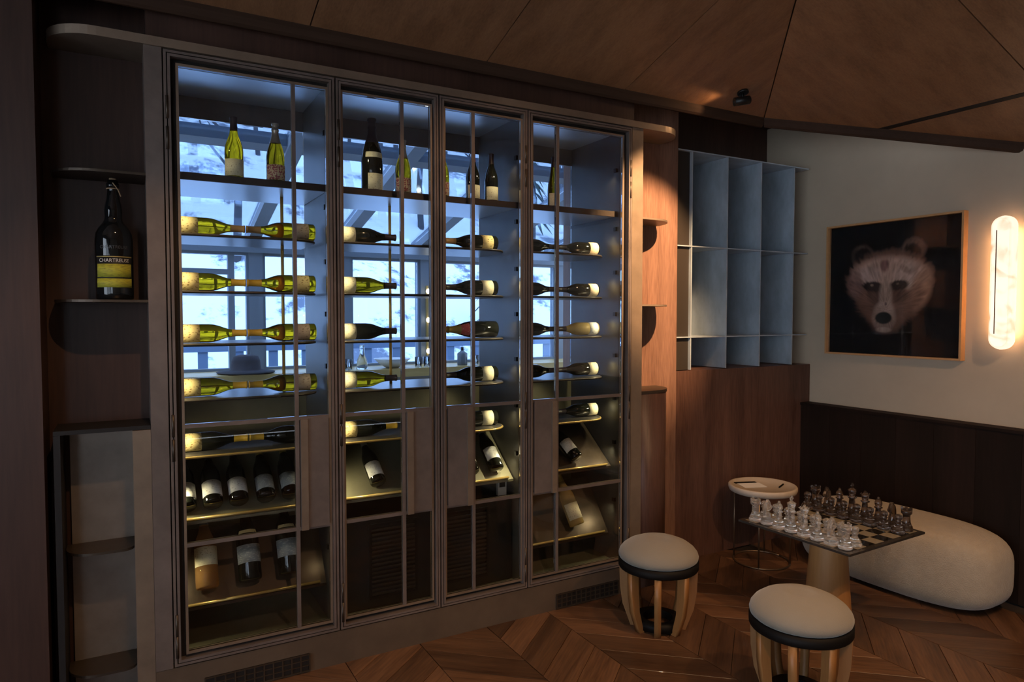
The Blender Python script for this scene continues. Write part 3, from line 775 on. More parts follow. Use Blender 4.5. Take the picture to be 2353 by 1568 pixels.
lean(BURG, 'burg', G_ROSE, 'silver', L_CRM, 0.272, 0.335, 3.235, TL2-6, 'amber rose bottle leaning on lowest ramp of niche-side bay', 1.15, lz=(0.08, 0.150))
lean(BURG, 'burg', G_DARK, 'gold', L_GRY, 0.448, 0.335, 3.235, TL2-6, 'dark grey label magnum leaning beside the amber rose bottle', 1.22, lz=(0.06, 0.125), seal=(L_YEL, (0.168, 0.180)))
lean(BURG, 'burg', G_DARK, 'gold', L_GRY, 0.618, 0.335, 3.235, TL2-6, 'dark grey label magnum leaning on lowest ramp beside the divider', 1.22, lz=(0.06, 0.125), seal=(L_YEL, (0.168, 0.180)))
lean(BURG, 'burg', G_DARK, 'silver', L_WHT, 1.040, 0.715, 3.215, TL-4, 'white label bottle tilted alone on ramp above the cooling vent', 0.95, side=-6, lz=(0.03, 0.115))
lean(BURG, 'burg', G_DARK, 'dark', L_WHT, 1.545, 0.715, 3.215, TL-4, 'white label bottle on double-door ramp partly behind the push plate', 1.0, lz=(0.05, 0.125))
lean(BURG, 'burg', G_DARK, 'silver', L_WHT, 1.690, 0.715, 3.215, TL-4, 'white label bottle leaning above the digital thermometer', 1.0, lz=(0.05, 0.125))
lean(BURG, 'burg', G_DARK, 'blue', L_WHT, 2.205, 0.715, 3.215, TL-4, 'white label bottle with blue capsule leaning on upper grid-side ramp', 0.95, side=-16, lz=(0.05, 0.13))
lean(BURG, 'burg', G_CLEAR, 'gold', L_CRM, 2.215, 0.315, 3.235, TL2-6, 'pale bottle with cream label leaning on lowest grid-side ramp', 1.1, side=-7, lz=(0.03, 0.115))
# thermometer
th_ = empty('digital_thermometer', (1.742, 3.235, 0.6205)); tag(th_, 'small white digital thermometer standing on the cooling unit', 'thermometer')
M_WPL = mat('white_plastic', (0.6, 0.6, 0.55), 0.5)
link('case', MB().box(-.026, .026, -.010, .010, 0, .092).mesh('case'), M_WPL, th_)
link('screen', MB().box(-.018, .018, -.012, -.0101, .045, .080).mesh('screen'), M_BLACK, th_)

# giant bottle on the flank shelf
GB = [(0, 0), (0.060, 0), (0.066, 0.006), (0.067, 0.03), (0.067, 0.235), (0.064, 0.262), (0.054, 0.284), (0.040, 0.302), (0.032, 0.316), (0.030, 0.328), (0.0315, 0.352), (0.029, 0.376), (0.0225, 0.40), (0.0195, 0.43), (0.0195, 0.445), (0.023, 0.447), (0.023, 0.460), (0.0195, 0.462), (0.018, 0.474), (0.0, 0.476)]
gb = empty('giant_liqueur_bottle', (-0.050, 3.165, 1.6575)); tag(gb, 'giant dark liqueur bottle with yellow label standing on rounded shelf', 'bottle')
mb = MB(); mb.lathe([(max(r, 1e-4), z) for r, z in GB], 32, caps=False)
link('glass_body', mb.mesh('glass_body'), mat('black_glass', (0.006, 0.007, 0.008), 0.06, coat=0.5), gb)
def wrap(z0, z1, ang, r, mm, nm, par):
    q = MB(); q.lathe([(r-.0003, z0), (r, z0), (r, z1), (r-.0003, z1)], 20, -PI/2-R(ang), -PI/2+R(ang), caps=False)
    return link(nm, q.mesh(nm), mm, par)
wrap(0.048, 0.172, 62, 0.0674, mat('label_black', (0.012, 0.012, 0.012), 0.5), 'paper_label', gb)
M_YLAB = label_mat('paper_yellow_green', (0.42, 0.40, 0.03), (0.20, 0.19, 0.03), (45, 45, 900), 0.56)
wrap(0.088, 0.140, 58, 0.0677, M_YLAB, 'yellow_band', gb); wrap(0.048, 0.083, 60, 0.0677, M_YLAB, 'yellow_band', gb)
wrap(0.166, 0.170, 62, 0.0678, mat('gold_line', (0.5, 0.4, 0.15), 0.4, 0.5), 'gold_rule', gb)
def curved_text(body, size, r, zc, m, nm, par, squeeze=1.0):
    cu = bpy.data.curves.new('t', 'FONT'); cu.body = body; cu.size = size; cu.align_x = 'CENTER'; cu.align_y = 'CENTER'
    ob = bpy.data.objects.new('t', cu); COL.objects.link(ob)
    dg = bpy.context.evaluated_depsgraph_get(); me = bpy.data.meshes.new_from_object(ob.evaluated_get(dg))
    bpy.data.objects.remove(ob); bpy.data.curves.remove(cu)
    for v in me.vertices:
        a = -PI/2+v.co.x*squeeze/r; z = v.co.y; v.co = (r*math.cos(a), r*math.sin(a), zc+z)
    me.name = nm
    return link(nm, me, m, par)
M_INK = mat('label_ink_white', (0.62, 0.60, 0.55), 0.6)
curved_text('CHARTREUSE', 0.019, 0.0682, 0.153, M_INK, 'lettering', gb, 0.98)
curved_text('CHARTREUSE', 0.017, 0.0674, 0.205, mat('embossed_glass', (0.06, 0.06, 0.065), 0.25), 'embossed_lettering', gb, 1.0)
tw = MB(); tw.tube([(0.0215*math.cos(a), 0.0215*math.sin(a), 0.440) for a in [2*PI*k/14 for k in range(15)]], 0.0022, 6)
tw.tube([(0.0, -0.0225, 0.462), (0.012, -0.024, 0.445), (0.020, -0.020, 0.432), (0.028, -0.018, 0.41)], 0.0022, 6)
link('twine', tw.mesh('twine'), mat('raffia', (0.42, 0.27, 0.15), 0.8), gb)
link('cork', MB().cyl(0.012, 0.474, 0.482, 12).mesh('cork'), mat('raffia2', (0.25, 0.16, 0.09), 0.8), gb)

# ================================================================== BEAR PICTURE
import numpy as np
def bear_image(N):
    y, x = np.mgrid[0:N, 0:N]/(N-1.0)      # x: 0 = edge far from lamp, y: 0 = top
    rs = np.random.RandomState(3)
    def lat(xx, yy, kx, ky):
        g_ = rs.rand(ky+3, kx+3); xi = np.clip(xx, 0, 1)*kx; yi = np.clip(yy, 0, 1)*ky; a = xi.astype(int); b_ = yi.astype(int); fx = xi-a; fy = yi-b_
        return (g_[b_, a]*(1-fx)+g_[b_, a+1]*fx)*(1-fy)+(g_[b_+1, a]*(1-fx)+g_[b_+1, a+1]*fx)*fy
    ang = (np.arctan2(y-.66, x-.455)/(2*PI)+.5); rad = np.hypot(x-.455, y-.66)
    fur = lat(ang, rad, 230, 26)*.5+lat(ang, rad, 110, 14)*.3+lat(x, y, 24, 24)*.2       # strands combed away from the muzzle
    img = np.zeros((N, N, 3))+np.array([.0035, .0033, .0035])
    def ell(cx, cy, rx, ry, soft, rot=0.0, ragged=1.0):
        c, s_ = math.cos(rot), math.sin(rot); dx = x-cx; dy = y-cy
        u = (dx*c+dy*s_)/rx; v = (-dx*s_+dy*c)/ry
        d = np.sqrt(u*u+v*v)+(fur-.5)*.35*ragged
        return np.clip((1-d)/soft+.5, 0, 1)
    def over(m, c, k=1.0):
        nonlocal img
        m = (m*k)[..., None]; img = img*(1-m)+np.array(c)*m
    over(ell(.265, .235, .085, .085, .25), (.040, .026, .020)); over(ell(.275, .250, .066, .072, .3), (.008, .005, .005))
    over(ell(.660, .215, .092, .085, .25), (.060, .036, .028)); over(ell(.648, .240, .062, .066, .3), (.012, .008, .007))
    over(ell(.465, .70, .150, .140, .30), (.060, .030, .021)); over(ell(.465, .58, .235, .190, .28), (.085, .043, .030)); over(ell(.47, .43, .315, .215, .20), (.105, .054, .038))
    over(ell(.465, .365, .255, .105, .40), (.29, .180, .138), .9); over(ell(.30, .405, .110, .075, .5), (.24, .160, .135), .85); over(ell(.64, .415, .125, .095, .45), (.27, .180, .145), .9)
    over(ell(.725, .50, .070, .155, .5, .25), (.20, .105, .068), .85); over(ell(.215, .46, .065, .110, .5), (.12, .066, .054), .8); over(ell(.66, .60, .065, .13, .6, .35), (.10, .052, .036), .7)
    over(ell(.445, .325, .030, .050, .6), (.10, .040, .036), .8); over(ell(.60, .36, .022, .05, .7, -.9), (.12, .07, .055), .6)
    over(ell(.362, .480, .082, .038, .40, .12), (.012, .007, .006), .95); over(ell(.552, .478, .076, .036, .40, -.14), (.012, .007, .006), .95)
    over(ell(.375, .545, .065, .085, .45), (.030, .016, .012), .6); over(ell(.560, .545, .055, .085, .45), (.035, .018, .013), .55)
    over(ell(.458, .56, .050, .130, .45), (.21, .140, .108), .8); over(ell(.450, .665, .075, .070, .45), (.22, .150, .120), .85)
    over(ell(.447, .722, .094, .090, .25), (.17, .112, .088), .7); over(ell(.447, .770, .080, .045, .35), (.10, .066, .054), .7)
    over(ell(.462, .615, .008, .012, .6), (.06, .03, .03), .8)
    over(ell(.445, .722, .064, .046, .22, 0, .3), (.005, .005, .005)); over(ell(.448, .812, .058, .020, .5), (.20, .145, .120), .7)
    over(ell(.350, .470, .013, .010, .5, 0, .3), (.16, .115, .080), .7); over(ell(.548, .466, .012, .009, .5, 0, .3), (.12, .085, .060), .6)
    img *= (.40+1.20*fur)[..., None]*1.75
    return img
bp = empty('bear_picture', (XW-.002, 2.687, 1.323)); tag(bp, 'square framed photograph of a brown bear face on black', 'picture')
N = 230; y0, y1, z0, z1 = 2.245, 3.128, 1.336, 2.200
img = bear_image(N)
pv = MB()
for j in range(N):
    for i in range(N): pv.v.append((XW-.012, y1-(y1-y0)*i/(N-1), z1-(z1-z0)*j/(N-1)))
for j in range(N-1):
    for i in range(N-1): pv.f.append((j*N+i, (j+1)*N+i, (j+1)*N+i+1, j*N+i+1)); pv.s.append(False)
me = pv.mesh('print', bp.location)
ca = me.color_attributes.new('ink', 'FLOAT_COLOR', 'POINT')
ca.data.foreach_set('color', np.concatenate([img.reshape(-1, 3), np.ones((N*N, 1))], 1).ravel().astype(np.float32))
m, t, b = nt('bear_print'); at = t.nodes.new('ShaderNodeAttribute'); at.attribute_name = 'ink'
t.links.new(at.outputs['Color'], b.inputs['Base Color']); b.inputs['Roughness'].default_value = 0.55; b.inputs['Specular IOR Level'].default_value = 0.2
link('print', me, m, bp)
M_OAKF = mat('oak_frame', (0.52, 0.27, 0.11), 0.5, vary=0.1, scale=20)
def yring(mb, ya, yb, za, zb, wd, xa, xb):
    mb.box(xa, xb, ya, yb, zb-wd, zb); mb.box(xa, xb, ya, yb, za, za+wd); mb.box(xa, xb, ya, ya+wd, za+wd, zb-wd); mb.box(xa, xb, yb-wd, yb, za+wd, zb-wd); return mb
add(yring(MB(), 2.232, 3.141, 1.323, 2.213, 0.012, XW-.048, XW-.001), 'frame', M_OAKF, bp)
add(MB().box(XW-.026, XW-.022, 2.245, 3.128, 1.336, 2.200), 'glazing', sheet_glass('picture_glass', (0.98, 0.98, 0.98), 0.3), bp)

# ================================================================== ALABASTER SCONCE
sc_ = empty('wall_sconce', (XW-.002, 2.007, 1.40)); tag(sc_, 'glowing alabaster capsule wall sconce beside the bear picture', 'wall lamp')
m, t, b = nt('lit_alabaster')
tc = t.nodes.new('ShaderNodeTexCoord'); n1 = t.nodes.new('ShaderNodeTexNoise'); n1.inputs['Scale'].default_value = 7; n1.inputs['Detail'].default_value = 6; n1.inputs['Distortion'].default_value = 1.2
rp = t.nodes.new('ShaderNodeValToRGB'); rp.color_ramp.elements[0].position = 0.30; rp.color_ramp.elements[0].color = (0.80, 0.40, 0.20, 1)
rp.color_ramp.elements[1].position = 0.48; rp.color_ramp.elements[1].color = (1.0, 0.82, 0.62, 1)
t.links.new(tc.outputs['Object'], n1.inputs['Vector']); t.links.new(n1.outputs[0], rp.inputs[0]); t.links.new(rp.outputs[0], b.inputs['Emission Color'])
b.inputs['Emission Strength'].default_value = 1.0; b.inputs['Base Color'].default_value = (.8, .7, .6, 1); b.inputs['Roughness'].default_value = .4
def capsule_yz(cy, z0, z1, r, xa, xb, inset=0.02):
    """stadium outline in the wall plane, extruded off the wall with rounded front"""
    mb = MB(); out = []
    for k in range(25):
        a = PI*k/24; out.append((cy+r*math.cos(a), z1-r+r*math.sin(a)))
    for k in range(25):
        a = PI+PI*k/24; out.append((cy+r*math.cos(a), z0+r+r*math.sin(a)))
    n_ = len(out); rows = []
    zc = (z0+z1)/2
    for xx, f in ((xb, 1.0), (xa+inset, 1.0), (xa+inset*.3, .90), (xa, .70)):
        row = []
        for (py, pz) in out:
            pzc = max(z0+r, min(z1-r, pz))
            row.append((xx, cy+(py-cy)*f, pzc+(pz-pzc)*f))
        rows.append(row)
    b_ = 0
    for row in rows: mb.v += row
    for q in range(len(rows)-1):
        for k in range(n_):
            j = (k+1) % n_
            mb.f.append((q*n_+k, q*n_+j, (q+1)*n_+j, (q+1)*n_+k)); mb.s.append(True)
    mb.f.append(tuple(range(n_))); mb.s.append(False)
    mb.f.append(tuple(reversed([(len(rows)-1)*n_+k for k in range(n_)]))); mb.s.append(False)
    return mb
add(capsule_yz(2.007, 1.402, 2.150, 0.060, XW-.105, XW-.05, .03), 'alabaster_shade', m, sc_)
add(MB().box(XW-.049, XW-.001, 1.985, 2.029, 1.52, 2.03), 'wall_bracket', M_BRASS, sc_)
add(MB().box(XW-.1065, XW-.104, 2.026, 2.031, 1.49, 2.07), 'slot', mat('slot_tan', (0.20, 0.12, 0.07), 0.6), sc_)
M_LED = mat('sconce_led', (1, .8, .6), .5, emit=(1.0, 0.60, 0.30), estr=16.0)
add(MB().box(XW-.040, XW-.034, 1.958, 1.984, 1.48, 2.07), 'led_strip', M_LED, sc_)
add(MB().box(XW-.040, XW-.034, 2.030, 2.056, 1.48, 2.07), 'led_strip', M_LED, sc_)

# ================================================================== STOOLS
M_FELT = mat('cream_felt', (0.225, 0.195, 0.155), 0.95, vary=0.05, scale=5, bump=0.12, bscale=220, sheen=0.3)
M_LEG = wood('ash_leg', (0.205, 0.088, 0.026), (0.315, 0.150, 0.050), 'Z', 14, rough=0.45)
M_BAND = mat('black_band', (0.006, 0.005, 0.0045), 0.55, spec=0.15)
def stool():
    o = empty('stool', (0, 0, 0))
    seat = [(0.0, 0.352), (0.185, 0.352), (0.197, 0.362), (0.2005, 0.376), (0.196, 0.392), (0.182, 0.411), (0.155, 0.431), (0.115, 0.448), (0.075, 0.4575), (0.056, 0.4592), (0.044, 0.4572), (0.02, 0.4558), (0.0, 0.4555)]
    mb = MB(); mb.lathe([(max(r, 1e-4), z) for r, z in seat], 40, caps=False); link('seat_cushion', mb.mesh('seat_cushion'), M_FELT, o)
    mb = MB(); mb.lathe([(0.186, 0.312), (0.198, 0.312), (0.2015, 0.318), (0.2015, 0.352), (0.186, 0.354)], 40, caps=False); link('seat_band', mb.mesh('seat_band'), M_BAND, o)
    mb = MB(); mb.cyl(0.185, 0.318, 0.350, 32); link('seat_base', mb.mesh('seat_base'), M_BAND, o)
    prof = [(0.196, 0.312), (0.192, 0.20), (0.178, 0.11), (0.150, 0.035), (0.138, 0.0)]
    inn = [(0.150, 0.312), (0.148, 0.20), (0.140, 0.11), (0.120, 0.035), (0.108, 0.0)]
    hw = 0.0165
    pts = [(r, z) for r, z in prof]+[(r, z) for r, z in reversed(inn)]
    lm = MB(); n_ = len(pts); lm.v += [(r, -hw, z) for r, z in pts]+[(r, hw, z) for r, z in pts]
    k = len(prof)
    for i in range(k-1):
        A, B, C_, D_ = i, i+1, n_-2-i, n_-1-i
        lm.f.append((A, D_, C_, B)); lm.f.append((n_+A, n_+B, n_+C_, n_+D_)); lm.s += [False, False]
        lm.f.append((A, B, n_+B, n_+A)); lm.f.append((D_, n_+D_, n_+C_, C_)); lm.s += [True, True]
    lm.f.append((0, n_, 2*n_-1, n_-1)); lm.f.append((k-1, k, n_+k, n_+k-1)); lm.s += [False, False]
    leg = lm.mesh('leg'); leg.materials.append(M_LEG)
    for q in range(8):
        l = link('leg', leg, None, o); l.rotation_euler = (0, 0, 2*PI*q/8)
    mb = MB(); mb.lathe([(0.075, 0.012), (0.119, 0.012), (0.121, 0.05), (0.075, 0.052)], 32, caps=False); mb.lathe([(0.075, 0.052), (0.075, 0.012)], 32, caps=False)
    link('foot_ring', mb.mesh('foot_ring'), M_BAND, o)
    return o
s1 = stool(); s1.location = (2.335, 2.645, 0.001); s1.rotation_euler = (0, 0, R(-41.5)); tag(s1, 'round cream stool with slatted ash legs next to the wine cabinet', 'stool', 'round stools')
s2 = copy_tree(s1); s2.location = (2.385, 1.835, 0.001); s2.rotation_euler = (0, 0, R(-15)); tag(s2, 'round cream stool with slatted ash legs in front of chess table', 'stool', 'round stools')

# ================================================================== BOUCLE POUF
po = MB(); nu_, nv = 64, 28
a_, b_, hgt = 0.58, 0.255, 0.425
rows = []
for j in range(nv+1):
    ph = -PI/2+PI*j/nv
    cz = math.copysign(abs(math.sin(ph))**0.55, math.sin(ph)); cr = abs(math.cos(ph))**0.36
    for i in range(nu_):
        an = 2*PI*i/nu_
        ex = 0.62; cx_ = math.copysign(abs(math.cos(an))**ex, math.cos(an)); sy_ = math.copysign(abs(math.sin(an))**(ex+.1), math.sin(an))
        po.v.append((b_*cx_*cr, a_*sy_*cr*(1.0), hgt/2+hgt/2*cz))
for j in range(nv):
    for i in range(nu_):
        k = (i+1) % nu_; po.f.append((j*nu_+i, j*nu_+k, (j+1)*nu_+k, (j+1)*nu_+i)); po.s.append(True)
me = po.mesh('long_pouf'); bm = bmesh.new(); bm.from_mesh(me); bmesh.ops.remove_doubles(bm, verts=bm.verts, dist=1e-4); bm.to_mesh(me); bm.free()
M_BOUC = mat('boucle', (0.37, 0.30, 0.22), 0.95, vary=0.07, scale=30, bump=0.5, bscale=160, sheen=0.3)
p_ = link('long_pouf', me, M_BOUC); p_.location = (3.972, 2.395, 0.0); p_.rotation_euler = (0, 0, R(2)); tag(p_, 'long cream boucle pouf with rounded ends along the wainscot', 'pouf')

# ================================================================== CHESS TABLE
CX, CYY, CZ = 3.163, 2.270, 0.50
ct = empty('chess_table', (CX, CYY, 0)); ct.rotation_euler = (0, 0, 0); tag(ct, 'chess table with dark glass board on tapered ash pedestal', 'table')
M_PED = wood('ash_pedestal', (0.37, 0.165, 0.052), (0.50, 0.25, 0.09), 'Z', 7, rough=0.5)
mb = MB(); mb.lathe([(0.118, 0.0), (0.117, 0.02), (0.084, CZ-.02), (0.082, CZ-.012)], 40); link('pedestal', mb.mesh('pedestal'), M_PED, ct)
mb = MB(); mb.cyl(0.128, 0.0, 0.006, 40); link('base_disc', mb.mesh('base_disc'), M_BAND, ct)
HS = 0.318; rot = R(2.0)
M_BGL = mat('board_glass', (0.035, 0.030, 0.026), 0.04, coat=0.3)
bo = link('board', MB().box(-HS, HS, -HS, HS, CZ-.012, CZ-.0012).mesh('board'), M_BGL, ct); bo.rotation_euler = (0, 0, rot)
sq = 0.0735
dm = MB().box(-sq/2+.001, sq/2-.001, -sq/2+.001, sq/2-.001, 0, .0011).mesh('square_dark'); dm.materials.append(mat('square_black', (0.010, 0.009, 0.008), 0.05))
lm_ = MB().box(-sq/2+.001, sq/2-.001, -sq/2+.001, sq/2-.001, 0, .0011).mesh('square_light'); lm_.materials.append(mat('square_mirror', (0.42, 0.36, 0.27), 0.14, 0.5))
for i in range(8):
    for j in range(8):
        s = link('square', dm if (i+j) % 2 == 0 else lm_, None, bo); s.location = ((i-3.5)*sq, (j-3.5)*sq, CZ-.0012)
G_CP = mat('clear_piece_glass', (0.96, 0.90, 0.82), 0.04, trans=0.9, ior=1.45)
G_SP = mat('smoked_piece_glass', (0.25, 0.19, 0.15), 0.03, trans=0.9, ior=1.45)
BASE = [(0.001, 0), (0.027, 0), (0.0285, 0.004), (0.0285, 0.011), (0.025, 0.015), (0.0255, 0.020), (0.021, 0.025)]
PROF = {
 'pawn': BASE+[(0.0125, 0.036), (0.0105, 0.048), (0.0165, 0.052), (0.0105, 0.055), (0.0150, 0.062), (0.0165, 0.069), (0.0140, 0.077), (0.006, 0.082), (0.001, 0.083)],
 'rook': BASE+[(0.0165, 0.040), (0.0150, 0.062), (0.0165, 0.072), (0.0225, 0.077), (0.0225, 0.094), (0.0155, 0.094), (0.0150, 0.088), (0.001, 0.088)],
 'bishop': BASE+[(0.0150, 0.040), (0.0115, 0.066), (0.0185, 0.072), (0.0120, 0.076), (0.0165, 0.088), (0.0150, 0.100), (0.0070, 0.111), (0.0055, 0.114), (0.0062, 0.118), (0.001, 0.121)],
 'queen': BASE+[(0.0160, 0.042), (0.0120, 0.078), (0.0205, 0.085), (0.0130, 0.089), (0.0150, 0.104), (0.0205, 0.118), (0.0165, 0.119), (0.0080, 0.124), (0.0065, 0.128), (0.0060, 0.132), (0.001, 0.135)],
 'king': BASE+[(0.0165, 0.044), (0.0125, 0.082), (0.0215, 0.090), (0.0135, 0.094), (0.0155, 0.112), (0.0200, 0.126), (0.0150, 0.130), (0.0060, 0.134), (0.0040, 0.136), (0.001, 0.137)],
}
def piece_mesh(kind):
    mb = MB()
    if kind == 'knight':
        mb.lathe(BASE+[(0.018, 0.030), (0.001, 0.031)], 20, caps=False)
        out = [(0.017, .030), (0.015, .046), (0.006, .060), (0.016, .064), (0.026, .072), (0.027, .080), (0.018, .090), (0.012, .103), (0.005, .112), (0.001, .106), (-0.010, .098), (-0.017, .080), (-0.019, .055), (-0.017, .030)]
        n_ = len(out); b0 = len(mb.v)
        for hw, sc in ((-.010, .86), (-.006, 1), (.006, 1), (.010, .86)):
            mb.v += [(x*sc, hw, .07+(z-.07)*sc) for x, z in out]
        for q in range(3):
            for k in range(n_):
                j = (k+1) % n_; mb.f.append((b0+q*n_+k, b0+(q+1)*n_+k, b0+(q+1)*n_+j, b0+q*n_+j)); mb.s.append(False)
        mb.f.append(tuple(b0+k for k in range(n_))); mb.f.append(tuple(b0+3*n_+k for k in reversed(range(n_)))); mb.s += [False, False]
    else:
        mb.lathe(PROF[kind], 20, caps=False)
        if kind == 'king':
            mb.box(-.0035, .0035, -.003, .003, .133, .158); mb.box(-.010, .010, -.003, .003, .143, .150)
        if kind == 'rook':
            for q in range(5):
                a = 2*PI*q/5; c, s_ = math.cos(a), math.sin(a)
                bx = MB().box(.0150, .0224, -.0055, .0055, .0935, .1035); bx.xf(Matrix.Rotation(a, 4, 'Z'))
                b0 = len(mb.v); mb.v += bx.v; mb.f += [tuple(i+b0 for i in f) for f in bx.f]; mb.s += bx.s
        if kind == 'queen':
            for q in range(8):
                a = 2*PI*q/8; bx = MB().lathe([(.001, -.003), (.0032, 0), (.001, .004)], 6, cx=.0185*math.cos(a), cy=.0185*math.sin(a), cz=.120, caps=False)
                b0 = len(mb.v); mb.v += bx.v; mb.f += [tuple(i+b0 for i in f) for f in bx.f]; mb.s += bx.s
    return mb
order = ['rook', 'knight', 'bishop', 'king', 'queen', 'bishop', 'knight', 'rook']
for side, gm, gname, px_ in ((0, G_CP, 'clear', -3.5), (1, G_SP, 'smoked', 3.5)):
    ms = {k: piece_mesh(k).mesh('chess_'+k) for k in set(order+['pawn'])}
    for k in ms: ms[k].materials.append(gm)
    for r_, kinds in ((px_, order), (px_+(1 if side == 0 else -1), ['pawn']*8)):
        for j, kd in enumerate(kinds):
            lx, ly = r_*sq, (3.5-j)*sq
            o = link('chess_'+kd, ms[kd], None)
            c, s_ = math.cos(rot), math.sin(rot)
            sc2 = 1.15
            o.location = (CX+lx*c-ly*s_, CYY+lx*s_+ly*c, CZ+.0002); o.scale = (sc2, sc2, sc2)
            o.rotation_euler = (0, 0, rot+(0 if side == 0 else PI))
            wing = "king's side" if j < 4 else "queen's side"
            if kd == 'pawn': lb = "%s glass pawn in front of its %s" % (gname, order[j] if order[j] in ('king', 'queen') else wing+' '+order[j])
            elif kd in ('king', 'queen'): lb = "%s glass chess %s standing on the chess board" % (gname, kd)
            else: lb = "%s glass chess %s on the %s of the board" % (gname, kd, wing)
            tag(o, lb, 'chess piece', '%s glass chess pieces' % gname)

# ================================================================== SIDE TABLE
TX, TY, TZ = 3.548, 3.030, 0.50
st = empty('side_table', (TX, TY, 0)); tag(st, 'round white tray side table on thin brass legs behind chess table', 'table')
M_TRAY = mat('white_marble', (0.52, 0.43, 0.34), 0.4, vary=0.08, scale=14)
mb = MB(); mb.lathe([(0.001, TZ-.045), (0.190, TZ-.045), (0.205, TZ-.038), (0.212, TZ-.022), (0.212, TZ-.006), (0.207, TZ), (0.196, TZ), (0.188, TZ-.010), (0.001, TZ-.012)], 48, caps=False); link('tray_top', mb.mesh('tray_top'), M_TRAY, st)
M_THIN = mat('bronze_wire', (0.20, 0.14, 0.09), 0.35, 0.8)
for q in range(4):
    a = R(35+90*q); x, y = .172*math.cos(a), .172*math.sin(a)
    link('leg', MB().cyl(0.0055, 0.006, TZ-.045, 10, x, y).mesh('leg'), M_THIN, st)
mb = MB(); mb.tube([(.172*math.cos(2*PI*k/40), .172*math.sin(2*PI*k/40), 0.006) for k in range(41)], 0.006, 8); link('base_ring', mb.mesh('base_ring'), M_THIN, st)
mc = empty('menu_card', (TX-.045, TY+.045, TZ-.0096)); tag(mc, 'white paper card lying in the round tray', 'card'); mc.rotation_euler = (0, 0, R(-22))
link('paper', MB().box(-.075, .075, -.055, .055, 0, .002).mesh('paper'), mat('paper', (0.80, 0.78, 0.78), 0.8), mc)
link('cover', MB().box(-.085, .06, .058, .085, 0, .004).mesh('cover'), M_BAND, mc)
pn_ = link('pen', MB().tube([(-.05, 0, 0), (.045, 0, 0), (.055, 0, 0)], [.005, .005, .002], 8).mesh('pen'), M_BAND); pn_.location = (TX+.10, TY-.065, TZ-.0050); pn_.rotation_euler = (0, 0, R(25)); tag(pn_, 'dark pen lying in the round tray beside the card', 'pen')

# ================================================================== CEILING SPOT
def ceiling_spot(x, y, target, label, power, angle, grp=None):
    z = min(zA(y), zB(x), ZT)
    o = empty('ceiling_spot', (x, y, z)); tag(o, label, 'spotlight', grp)
    slope = math.atan(0.317)
    d = MB(); d.cyl(0.032, -0.012, 0.0, 20); d.xf(Matrix.Rotation(-slope, 4, 'X') if zA(y) <= zB(x) else Matrix.Rotation(math.atan(0.351), 4, 'Y')); link('ceiling_plate', d.mesh('ceiling_plate'), M_BLACK, o)
    link('stem', MB().tube([(0, 0, -.005), (0, 0, -.042)], 0.007, 8).mesh('stem'), M_BLACK, o)
    dirv = (Vector(target)-Vector((x, y, z-.05))).normalized()
    q = dirv.to_track_quat('Z', 'Y').to_matrix().to_4x4(); q.translation = Vector((0, 0, -.052))
    h_ = MB(); h_.lathe([(.02, -.045), (.0245, -.04), (.0245, .05), (.020, .05), (.018, .03), (.001, .03)], 20, caps=False); h_.xf(q)
    link('lamp_head', h_.mesh('lamp_head'), M_BLACK, o)
    le = MB(); le.lathe([(.001, .031), (.017, .031)], 16, caps=False); le.xf(q)
    link('lens', le.mesh('lens'), mat('lens_glow', (.8, .7, .5), .4, emit=(1, .7, .4), estr=8.0), o)
    p = Vector((x, y, z-.052))+dirv*.056
    spot('spot_lamp', p, target, power, angle, 0.6, WARM, 0.016)
ceiling_spot(3.135, 2.86, (2.88, 2.985, 2.80), 'small black ceiling spotlight aimed at the walnut pier top', 2.5, 70)
ceiling_spot(2.55, 1.80, (2.76, 3.29, 1.85), 'black ceiling spotlight over the stools aimed at the walnut pier', 680, 36)
ceiling_spot(2.30, 1.30, (2.75, 2.05, 0.3), 'black ceiling spotlight above the chess table', 52, 75)
ceiling_spot(0.30, 1.30, (0.12, 3.1, 0.40), 'added black ceiling spotlight brightening the niche and wine cabinet', 75, 52)  # extra lamp out of view, put in to lift the niche and cabinet
ceiling_spot(1.55, 1.60, (1.9, 3.0, 0.8), 'added black ceiling spotlight brightening the double doors', 34, 85)  # unseen lamp added for more frontal light on the cabinet
ceiling_spot(1.0, -0.5, (1.2, -0.2, 0), 'added black ceiling spotlight for warm fill over the room middle', 110, 110)  # unseen fill lamp, added for warm bounce off the floor
ceiling_spot(2.9, 0.2, (3.3, 0.9, 0), 'added black ceiling spotlight for warm fill near the cream wall', 110, 110)  # second unseen fill lamp, added to raise the warm ambience

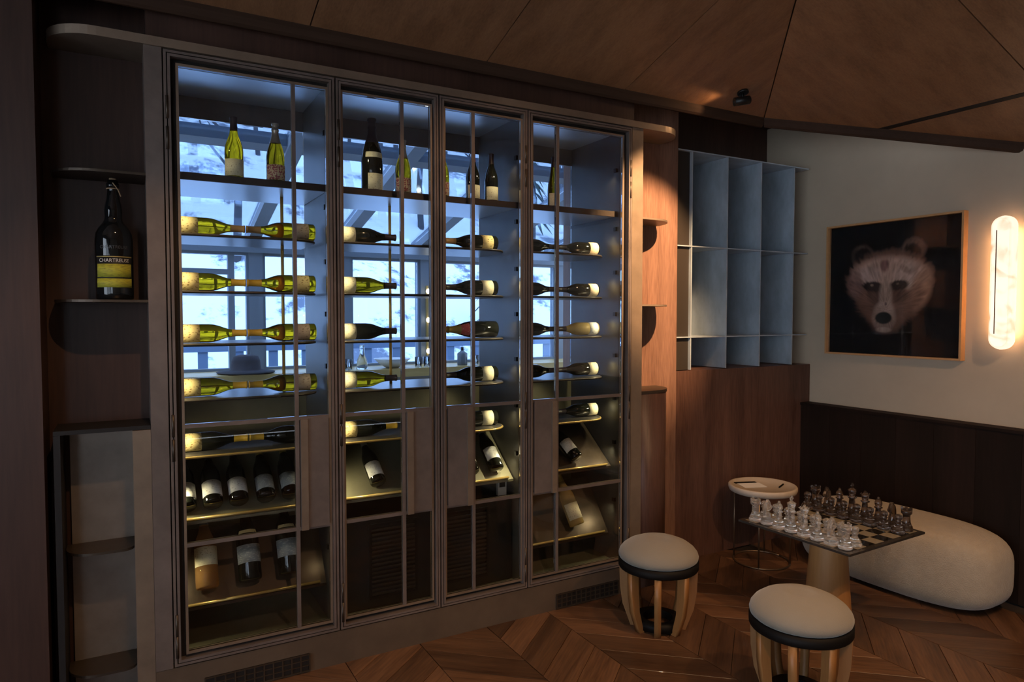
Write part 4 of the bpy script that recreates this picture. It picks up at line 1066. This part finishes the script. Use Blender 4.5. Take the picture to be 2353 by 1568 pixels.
# ================================================================== THINGS IN THE CONSERVATORY
M_HAT = mat('dark_felt', (0.035, 0.03, 0.035), 0.9)
hb = MB(); hb.lathe([(0.001, 0.0), (0.20, 0.006), (0.205, 0.012), (0.12, 0.022), (0.105, 0.03), (0.10, 0.09), (0.085, 0.125), (0.05, 0.135), (0.001, 0.128)], 28, caps=False)
h_ = link('felt_hat', hb.mesh('felt_hat'), M_HAT); h_.location = (0.74, 5.34, 1.166); tag(h_, 'dark brimmed felt hat lying on the honey timber sill', 'hat')
M_CARAFE = mat('carafe_glass', (0.9, 0.92, 0.92), 0.03, trans=1.0)
cv = MB(); cv.lathe([(0.001, 0), (0.042, 0), (0.045, 0.01), (0.040, 0.07), (0.022, 0.11), (0.018, 0.17), (0.022, 0.19), (0.001, 0.188)], 20, caps=False)
o = link('glass_carafe', cv.mesh('glass_carafe'), M_CARAFE); o.location = (1.60, 5.30, 1.1655); tag(o, 'clear glass carafe standing on the honey timber sill', 'carafe')
bt = empty('soap_bottle', (2.475, 5.30, 1.1655)); tag(bt, 'small grey pump bottle standing on the honey timber sill', 'bottle')
mb = MB(); mb.lathe([(0.001, 0), (0.042, 0), (0.044, .01), (0.044, .10), (0.02, .118), (0.016, .125), (.001, .126)], 20, caps=False); link('flask', mb.mesh('flask'), mat('grey_flask', (0.12, 0.13, 0.15), 0.3), bt)
link('pump', MB().cyl(0.012, .125, .155, 12).mesh('pump'), M_BLACK, bt)
bw_ = MB(); bw_.lathe([(0.001, 0.004), (0.05, 0.0), (0.10, 0.03), (0.15, 0.075), (0.146, 0.076), (0.095, 0.036), (0.001, 0.012)], 28, caps=False)
o = link('salad_bowl', bw_.mesh('salad_bowl'), mat('white_china', (0.7, 0.7, 0.7), 0.3)); o.location = (1.86, 5.33, 1.1655); tag(o, 'wide white bowl standing on the honey timber sill', 'bowl')
for k, x in enumerate((1.48, 2.06, 2.135, 2.58)):
    gl_ = MB(); gl_.lathe([(0.001, 0), (0.026, 0), (0.031, 0.085), (0.029, 0.085), (0.024, 0.006), (0.001, 0.006)], 16, caps=False)
    o = link('tumbler', gl_.mesh('tumbler'), M_CARAFE); o.location = (x, 5.26, 1.1655); tag(o, 'clear tumbler standing on the honey timber sill', 'glass', 'tumblers on the sill')
wl = empty('lamp_reflection_globes', (2.27, CY-.01, 1.25)); tag(wl, 'three small glowing globes standing in for lamp reflections on window post', 'wall lamp')  # glowing globes modelled in place of lamp reflections
add(MB().box(2.262, 2.278, CY-.03, CY-.002, 1.24, 1.85), 'stem', M_BRASS, wl)
M_GLOBE = mat('globe_glow', (1, .9, .8), .3, emit=(1, .78, .5), estr=9.0)
for z in (1.28, 1.55, 1.80):
    mb = MB(); mb.lathe([(max(.022*math.cos(-PI/2+PI*k/10), 1e-4), .022*math.sin(-PI/2+PI*k/10)) for k in range(11)], 14, caps=False, cx=2.27, cy=CY-.052, cz=z); add(mb, 'globe', M_GLOBE, wl)
